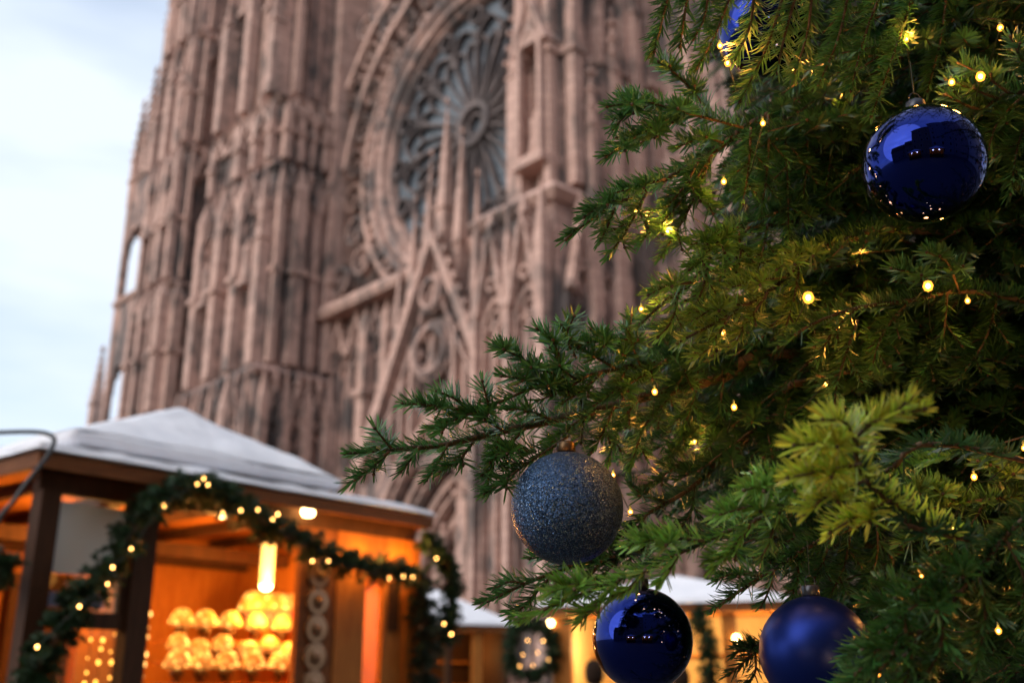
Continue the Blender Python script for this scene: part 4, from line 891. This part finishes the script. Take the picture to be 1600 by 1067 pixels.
hero(([(1500,-60),(1400,-50),(1300,-40),(1200,-40),(1100,-45),(1040,-30)], 1.7, 1.45), 3.3, 0.02, [
 ([(1048,-20),(1035,30),(1023,79)], 1.46, 1.44), ([(1078,-30),(1070,20),(1063,71)], 1.48, 1.46), ([(1150,-30),(1120,50),(1090,105)], 1.5, 1.46), ([(1230,-30),(1200,70),(1157,157)], 1.38, 1.38), ([(1110,-30),(1100,30),(1085,60)], 1.5, 1.5), ([(1180,-30),(1172,40),(1150,90)], 1.37, 1.37),
 ([(1270,-30),(1262,50),(1240,120)], 1.42, 1.40), ([(1330,-30),(1310,60),(1280,130)], 1.5, 1.46), ([(1430,-20),(1400,75),(1362,180)], 1.5, 1.42), ([(1380,-20),(1350,60),(1330,140)], 1.5, 1.46), ([(1480,-20),(1470,60),(1450,140)], 1.55, 1.5), ([(1250,-30),(1225,60),(1215,110)], 1.36, 1.36)], tint=GREEN*0.9, shoots=False)
# under the glitter bauble
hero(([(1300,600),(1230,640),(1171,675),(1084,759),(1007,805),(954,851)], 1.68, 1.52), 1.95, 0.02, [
 ([(1120,725),(1060,730),(1010,760)], 1.6, 1.55), ([(1084,759),(1080,800),(1060,830)], 1.58, 1.56), ([(1040,785),(1000,770),(985,755)], 1.56, 1.55), ([(1010,803),(960,880),(930,905)], 1.54, 1.5), ([(1160,690),(1150,750),(1140,800)], 1.63, 1.6), ([(1200,660),(1195,730),(1180,790)], 1.66, 1.62), ([(980,830),(940,850),(905,862)], 1.53, 1.53)], tint=INNER_SHADE*1.3)
hero(([(1100,835),(1000,862),(893,885),(820,912),(757,942)], 1.6, 1.42), 1.7, 0.016, [
 ([(893,885),(860,868),(830,872)], 1.46, 1.45), ([(860,900),(820,945),(800,965)], 1.45, 1.42), ([(940,875),(905,920),(870,940)], 1.48, 1.45), ([(820,912),(795,908),(775,918)], 1.43, 1.42), ([(960,870),(925,868),(890,880)], 1.5, 1.48)], tint=GREEN)
# nearer, softly out of focus branch across the lower middle
NEAR = dict(dens=1450, nl=0.027, tint=YOUNG*np.array((1.25,1.15,1.0)))
hero(([(1520,700),(1380,740),(1236,790),(1141,828),(1038,874),(969,904),(890,935),(815,968)], 1.25, 1.14), 1.75, 0.010, [
 ([(1236,790),(1180,790),(1120,805)], 1.16, 1.12), ([(1180,812),(1140,860),(1115,885)], 1.15, 1.14), ([(1100,845),(1040,840),(985,850)], 1.15, 1.12), ([(1060,864),(1040,900),(1030,912)], 1.14, 1.14), ([(969,904),(931,945),(908,968)], 1.15, 1.15), ([(1010,888),(985,918),(960,930)], 1.15, 1.15),
 ([(1270,780),(1215,755),(1165,765)], 1.17, 1.1), ([(940,916),(900,912),(860,925)], 1.15, 1.13), ([(1220,795),(1200,850),(1190,870)], 1.16, 1.16)], **NEAR)
hero(([(1500,840),(1420,800),(1354,752),(1337,690),(1375,655),(1440,640)], 1.15, 0.96), 1.7, 0.009, [
 ([(1340,700),(1300,692),(1245,695)], 1.0, 0.97), ([(1337,690),(1320,660),(1290,655)], 0.99, 0.97), ([(1345,725),(1290,735),(1235,745)], 1.01, 0.98), ([(1352,665),(1390,650),(1420,625)], 0.98, 0.96), ([(1354,750),(1300,770),(1260,800)], 1.03, 1.0), ([(1390,782),(1350,800),(1300,830)], 1.08, 1.05)], dens=1450, nl=0.027, tint=YOUNG*np.array((3.2,1.75,0.9)))  # yellow tint paints warm bulb light onto this near tip
hero(([(1750,700),(1660,760),(1573,836),(1503,923),(1440,985),(1370,1050)], 1.2, 1.02), 1.6, 0.011, [
 ([(1540,880),(1480,890),(1430,920)], 1.1, 1.06), ([(1503,923),(1440,940),(1380,985)], 1.07, 1.03), ([(1470,955),(1470,1010),(1440,1070)], 1.05, 1.02), ([(1530,895),(1540,960),(1525,1040)], 1.1, 1.07), ([(1440,985),(1390,1000),(1340,1050)], 1.04, 1.02), ([(1570,840),(1600,900),(1610,980)], 1.12, 1.1), ([(1430,995),(1420,1050),(1400,1090)], 1.04, 1.03), ([(1455,975),(1405,948),(1350,938)], 1.12, 1.16), ([(1430,1000),(1372,1000),(1322,1030)], 1.1, 1.14), ([(1420,1020),(1360,1052),(1305,1078)], 1.06, 1.1), ([(1470,960),(1420,930),(1370,905)], 1.12, 1.16)], dens=1450, nl=0.027, tint=GREEN*0.8)
# twigs by the satin bauble and on the right
hero(([(1420,790),(1340,820),(1270,850),(1209,889),(1160,920),(1114,952)], 1.55, 1.40), 1.65, 0.014, [
 ([(1270,850),(1230,870),(1180,870)], 1.5, 1.46), ([(1209,889),(1200,925),(1190,945)], 1.44, 1.44), ([(1250,862),(1245,910),(1235,935)], 1.48, 1.46), ([(1190,900),(1150,895),(1120,905)], 1.43, 1.41), ([(1330,825),(1320,880),(1300,925)], 1.54, 1.5), ([(1300,838),(1280,890),(1262,925)], 1.52, 1.49), ([(1370,810),(1370,870),(1350,920)], 1.57, 1.55)], tint=GREEN*0.85)
hero(([(1420,1000),(1330,1010),(1260,1000),(1194,1011),(1141,1052)], 1.62, 1.52), 1.35, 0.012, [([(1210,1008),(1170,1008),(1150,1020)], 1.55, 1.53), ([(1180,1020),(1180,1050),(1165,1075)], 1.54, 1.53), ([(1240,1003),(1235,1060),(1220,1090)], 1.57, 1.56)], tint=INNER_SHADE)
hero(([(1700,770),(1600,775),(1500,786),(1440,795),(1388,802)], 1.5, 1.30), 1.75, 0.012, [([(1500,786),(1450,760),(1420,765)], 1.38, 1.33), ([(1470,790),(1440,830),(1410,850)], 1.36, 1.33), ([(1540,782),(1510,830),(1480,850)], 1.4, 1.38), ([(1580,776),(1560,730),(1530,720)], 1.45, 1.4)], tint=GREEN*np.array((1.3,1.0,0.8)))
hero(([(1700,500),(1600,470),(1500,455),(1420,470),(1340,481),(1268,507),(1219,540)], 1.6, 1.42), 2.3, 0.014, [
 ([(1340,481),(1300,520),(1280,560)], 1.46, 1.45), ([(1340,500),(1310,590),(1303,645)], 1.46, 1.42), ([(1420,470),(1380,520),(1360,580)], 1.5, 1.46), ([(1500,458),(1480,410),(1450,395)], 1.52, 1.46), ([(1460,465),(1430,430),(1395,420)], 1.5, 1.46), ([(1560,462),(1540,530),(1500,590)], 1.55, 1.5), ([(1480,460),(1470,540),(1430,600)], 1.52, 1.5)], tint=GREEN*0.8)
hero(([(1720,180),(1640,150),(1576,146),(1530,170),(1480,150)], 1.5, 1.42), 2.9, 0.012, [([(1600,148),(1560,190),(1545,230)], 1.44, 1.42), ([(1576,146),(1540,120),(1500,100)], 1.43, 1.40), ([(1620,150),(1590,230),(1580,300)], 1.46, 1.42), ([(1640,150),(1600,100),(1580,60)], 1.48, 1.44), ([(1560,155),(1520,140),(1480,125)], 1.43, 1.42)], tint=GREEN*0.8)
for b in HERO: b.done()

# ---- the rest of the crown: whorls of branches round the trunk
LIM = [(-50,1090),(0,1090),(110,1090),(170,1120),(300,1085),(420,1110),(470,1120),(520,960),(600,850),(680,900),(760,970),(830,1010),(880,1150),(920,1190),(960,1230),(1067,1230),(1200,1230)]
LY = np.array([a for a, _ in LIM], float); LX = np.array([b for _, b in LIM], float)
def clear(p, near=1.48):
    x, y, z = to_px(p)
    if z < 0.15: return p[0] > 0.5 and np.hypot(p[0], p[1]) > 0.6
    if z < 1.15 and -900 < x < 1850: return False
    if -150 < y < 1200 and x < 1750:
        if x < np.interp(y, LY, LX)+10: return False
        if z < (near if x < 1330 else 1.34): return False
        for c, r, bx, by, br, bd in BALLS:
            if np.linalg.norm(p-c) < r+0.012: return False
            if (x-bx)**2+(y-by)**2 < (br*1.12)**2 and z < bd+0.03: return False
    return np.linalg.norm(np.asarray(p)-CAM) > 0.6
def visible(pts):
    x, y, z = to_px(pts); return bool(np.any((z > 0.3) & (x > -50) & (x < 1680) & (y > -80) & (y < 1140)))
NF = 0
def crown_branch(h, azm, L, lift):
    global NF
    d = np.array((math.cos(azm), math.sin(azm), 0.0)); side = np.array((-d[1], d[0], 0.0))
    p0 = TR + np.array((0,0,h)); pts = []
    for t in np.linspace(0, 1, 22):
        pts.append(p0 + d*L*t + np.array((0,0, L*(lift*t - 0.34*t*t + 0.10*t**4))) + side*0.04*math.sin(5*t+h))
    ok = 22
    for i, p in enumerate(pts):
        if i > 2 and not clear(p): ok = i; break
    if ok < 6: return
    pts = np.array(pts[:ok]); vis = visible(pts[4:]); Lc = L*(ok-1)/21
    b = Branch(); b.stem(pts, 0.004+0.006*L, 0.002, 7)
    step = 0.055 if vis else 0.15; t = 0.30 if vis else 0.25; sg = 1; x0 = 0
    dn, nl, wd = (680, 0.027, 1) if vis else (150, 0.046, 2)
    ln = np.linspace(0, Lc, ok)
    while t*L < Lc:
        P0 = np.array([np.interp(t*L, ln, pts[:, k]) for k in range(3)])
        ll = (0.10+0.30*L/2.0*(1.0-t)**0.8)*RNG.uniform(0.75, 1.2); a = R(RNG.uniform(42, 62))
        dr = RNG.uniform(-0.30, -0.02) if RNG.random() < .7 else RNG.uniform(-1.1, -0.5)
        dd = d*math.cos(a)+side*sg*math.sin(a)+np.array((0,0,dr)); dd /= np.linalg.norm(dd)
        q = [P0, P0+dd*ll*0.5+np.array((0,0,-0.01)), P0+dd*ll+np.array((0,0,-0.06*ll))]
        if clear(q[1]) and clear(q[2]):
            tint = (INNER_SHADE if t < 0.6 else GREEN*0.8)*RNG.uniform(0.8, 1.2)  # twigs nearer the trunk take the darker tint, shade painted in
            b.twig(q, 0.0026, dn, nl, tint, vis, 5 if vis else 3)
            if ll > 0.16:
                m_ = int(ll/(0.055 if vis else 0.11)); s2 = 1
                for j in range(1, m_):
                    f = j/m_; Pj = q[0]+(q[2]-q[0])*f; s3 = np.cross(dd, (0,0,1)); s3 /= np.linalg.norm(s3)
                    d3 = dd*0.65+s3*s2*0.75+np.array((0,0,RNG.uniform(-0.5, 0.05))); d3 /= np.linalg.norm(d3); l3 = (0.05+0.35*ll*(1-f))*RNG.uniform(0.8, 1.1)
                    e3 = Pj+d3*l3; s2 = -s2
                    if clear(e3): b.twig([Pj, Pj+d3*l3*0.5, e3], 0.0016, dn, nl, tint, False, 3)
        sg = -sg; t += step/L*RNG.uniform(0.8, 1.2)
    b.tw.append((pts[6:]-TR, dn, nl, INNER_SHADE))
    NF += 1
    b.done(1.72 if vis else 0.0, 0.0030 if vis else 0.0085)
toward = math.atan2(-TR[1], -TR[0])                       # from the trunk to the camera
h = 0.55; k = 0
while h < 8.9:
    L = (2.25 if h < 2.9 else 2.7) if h < 4.8 else 2.25*(9.6-h)/5.0; n = 9 if h < 5 else 7  # upper boughs lengthened overhead, out of view, to shade the crown
    for i in range(n):
        a = 2*math.pi*i/n + k*0.37 + RNG.uniform(-0.15, 0.15)
        crown_branch(h+RNG.uniform(-0.06, 0.06), a, L*RNG.uniform(0.85, 1.08), 0.16+0.3*h/9.0)
    k += 1; h += 0.27 if h < 3.4 else 0.42
for i in range(26):                                       # extra boughs inside the part of the crown that faces the square
    crown_branch(RNG.uniform(1.0, 3.3), toward+RNG.uniform(-1.5, 0.45), RNG.uniform(1.1, 1.9), RNG.uniform(0.05, 0.3))
# inner sprays: short leafy boughs that close the crown between the long branches, five to a bough
cells = []
for yy in range(-60, 1130, 46):
    for xx in range(860, 1690, 46):
        for lay in range(2):
            x, y = xx+RNG.uniform(-22, 22), yy+RNG.uniform(-22, 22); dpt = RNG.uniform(1.52, 1.8) if lay == 0 else RNG.uniform(1.85, 2.5)
            if x > np.interp(y, LY, LX)+30: cells.append((lay, yy, x, y, dpt))
cells.sort(key=lambda c: (c[0], c[1], c[2])); b = None; cnt = 0
for lay, _, x, y, dpt in cells:
    tip = at(x, y, dpt); ax = tip-TR; hd = math.hypot(ax[0], ax[1]); d = np.array((ax[0]/hd, ax[1]/hd, 0.0)); an = RNG.normal(0, 0.24)
    d = np.array((d[0]*math.cos(an)-d[1]*math.sin(an), d[0]*math.sin(an)+d[1]*math.cos(an), RNG.uniform(-0.85, -0.2))); d /= np.linalg.norm(d)
    L = RNG.uniform(0.26, 0.42); base = tip-d*L
    if not (clear(tip) and clear(base) and clear((tip+base)/2)): continue
    if lay == 0 and RNG.random() < 0.38: continue
    if b is None: b = Branch()
    root = TR+np.array((0, 0, max(0.4, base[2]-0.1*hd+RNG.uniform(-0.1, 0.1)))); b.stem(smooth_line([root, root*.4+base*.6+np.array((0,0,0.03)), base], 8), 0.006, 0.0026, 5)
    tint = (INNER_SHADE*0.8 if lay else GREEN*0.78)*RNG.uniform(0.75, 1.25); dn = 820 if lay == 0 else 480  # crown shade put into the tint, darker in the deeper layer
    b.twig([base, (base+tip)/2+np.array((0,0,0.012)), tip], 0.0026, dn, 0.026, tint, True, 6)
    sd = np.cross(d, (0,0,1.0)); sd /= np.linalg.norm(sd); n = 8 if lay == 0 else 6
    for j in range(n):
        f = (j+0.4)/n; sgn = 1 if j % 2 else -1; p = base+(tip-base)*f
        dd = d*0.72+sd*sgn*0.72+np.array((0,0,RNG.uniform(-0.45, 0.08))); dd /= np.linalg.norm(dd); l2 = (0.055+0.10*(1-f))*RNG.uniform(0.8, 1.2); e2 = p+dd*l2
        if clear(e2): b.twig([p, p+dd*l2*0.5, e2], 0.0016, dn, 0.025, tint, False, 4)
    cnt += 1
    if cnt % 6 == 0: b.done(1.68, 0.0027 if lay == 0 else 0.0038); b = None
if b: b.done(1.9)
print('crown', NF, 'polygons', sum(len(m_.polygons) for m_ in bpy.data.meshes))

# ------------------------------------------------------------------ lights wound through the tree
def light_string(label, bulbs, watts=0.10):
    watts *= 1.3
    pts = [at(*b[:3]) for b in bulbs]; big = [b[3] if len(b) > 3 else 1.0 for b in bulbs]; e = empty('light_string', tuple(pts[0])); tag(e, label, 'light string')
    path = []
    for a, b in zip(pts[:-1], pts[1:]):
        mid = (a+b)/2; L = np.linalg.norm(b-a); path += [a, a*.7+b*.3+np.array((0.05,0.22,-0.03))*min(1, L*3), mid+np.array((0.07,0.30,-0.04))*min(1, L*3), a*.3+b*.7+np.array((0.05,0.22,-0.03))*min(1, L*3)]
    path.append(pts[-1]); MB().tube(np.array(path)-pts[0], 0.0009, 5).build('wire', WIRE, e)
    for p, bg_ in zip(pts, big):
        q = p-pts[0]; r_ = (0.0034+0.0014*rr.random())*bg_; o = ico_bulb('bulb', tuple(q), r_, SHELL, e, 1.15); ico_bulb('filament', tuple(q), r_*0.5, BULB, o, 1.2)
        MB().lathe([(0.0018,0.0040),(0.0018,0.008),(0.0009,0.011)], 8, tuple(q)).build('socket', WIRE, e)
        point_light(tuple(q+np.array((0,-0.004,0))), watts, (1.0,0.37,0.055), 0.006, e)
light_string('warm bulb string beside the high mirror blue bauble', [(1610,20,1.5), (1563,44,1.46), (1532,120,1.36,1.75), (1487,129,1.40), (1416,62,1.48)])
light_string('warm bulb string round the half hidden blue bauble at the top', [(1300,150,1.7), (1240,110,1.6), (1137,99,1.40), (1125,72,1.41)], 0.16)
light_string('warm bulb string along the upper fir branch', [(1192,193,1.45), (1131,284,1.46), (1043,362,1.44), (1012,350,1.46)], 0.14)
light_string('warm bulb string through the middle of the fir', [(1512,470,1.48), (1450,447,1.36,1.75), (1345,392,1.55), (1310,512,1.50), (1263,465,1.39,1.75), (1130,520,1.6), (1002,483,1.47)])
light_string('warm bulb string above the navy glitter bauble', [(1290,600,1.5), (1147,636,1.52), (1085,690,1.66), (1023,612,1.50), (958,742,1.62), (985,800,1.66)], 0.13)
light_string('warm bulb string low on the right of the fir', [(1600,700,1.36), (1522,745,1.34), (1492,824,1.24,1.75), (1560,985,1.3), (1440,900,1.5), (1372,1052,1.22)], 0.12)
# more of the same strings round the side of the tree that faces the square, beyond the picture's edge
for k, (lab, hh) in enumerate((('warm bulb string round the lowest boughs of the fir', 0.9), ('warm bulb string round the fir at head height', 1.6), ('warm bulb string round the fir above head height', 2.3), ('warm bulb string round the upper boughs of the fir', 3.2), ('warm bulb string high round the fir', 4.2))):
    e = empty('light_string', (TR[0], TR[1], hh)); tag(e, lab, 'light string'); path = []
    for i in range(26):
        a = toward+0.1+(i-8)*0.105; r_ = (2.1*(1-hh/9.5))*(0.78+0.12*math.sin(i*2.3)); p = np.array((r_*math.cos(a), r_*math.sin(a), 0.12*math.sin(i*1.7)))
        X, Y, Z = to_px(p+TR+np.array((0,0,hh)))
        if (Z > 0 and -60 < X < 1700 and -100 < Y < 1150) or np.linalg.norm(p+TR+np.array((0,0,hh))-CAM) < 0.5: continue
        path.append(p); o = ico_bulb('bulb', tuple(p), 0.006, SHELL, e, 1.15); ico_bulb('filament', tuple(p), 0.003, BULB, o, 1.2)
    for a, b_ in zip(path[:-1], path[1:]):
        if np.linalg.norm(a-b_) < 0.5: MB().tube([a, (a+b_)/2+np.array((0.02,0.03,-0.05)), b_], 0.001, 4).build('wire', WIRE, e)

# ------------------------------------------------------------------ town houses across the square, seen in the baubles
PLAST = [mat('cream_plaster', (0.42,0.38,0.30), 0.9), mat('ochre_plaster', (0.36,0.26,0.15), 0.9), mat('grey_plaster', (0.30,0.30,0.30), 0.9), mat('rose_plaster', (0.38,0.26,0.22), 0.9)]
TILE = mat('brown_roof_tile', (0.12,0.065,0.045), 0.85); WGL = mat('dark_window_glass', (0.03,0.035,0.04), 0.08)
LBL = ['cream plaster town house across the square', 'ochre plaster town house across the square', 'grey plaster town house across the square', 'rose plaster town house across the square', 'tall cream town house at the corner of the square', 'narrow grey town house beside the square']
for i, (cx, cy, wd, ht, pi, rz) in enumerate(((-14,-17,11,9,0,-40), (-5.2,-12.5,9,17,1,-12), (4.2,-12.5,10,21,2,6), (13.6,-9.6,11,23,3,32), (18,-1.0,12,22,0,74), (-23,-10,12,8,2,-62))):
    e = empty('town_house', (cx, cy, 0), R(rz)); tag(e, LBL[i], 'house', None)
    MB().box(-wd/2, wd/2, -8, 0, 0, ht).build('wall', PLAST[pi], e)
    MB().add([(-wd/2-.4,.5,ht),(wd/2+.4,.5,ht),(wd/2+.4,-8.5,ht),(-wd/2-.4,-8.5,ht),(-wd/2-.4,-4,ht+5.5),(wd/2+.4,-4,ht+5.5)], [(0,1,5,4),(2,3,4,5),(0,4,3),(1,2,5),(3,2,1,0)]).build('roof', TILE, e)
    for f in range(int(ht//3.1)):
        for j in range(3):
            x = -wd/2+wd*(j+0.5)/3+rr.uniform(-.4,.4); z = 1.0+f*3.1
            if (f, j, i) != (0, 0, 0) and rr.random() < 0.2: continue
            wn = MB().box(x-0.6, x+0.6, 0.002, 0.06, z, z+1.7).build('window', mat('painted_frame', (0.6,0.58,0.52), 0.6) if (f, j, i) == (0, 0, 0) else bpy.data.materials['painted_frame'], e)
            MB().box(x-0.48, x+0.48, 0.062, 0.075, z+0.12, z+1.58).build('pane', WGL, wn)
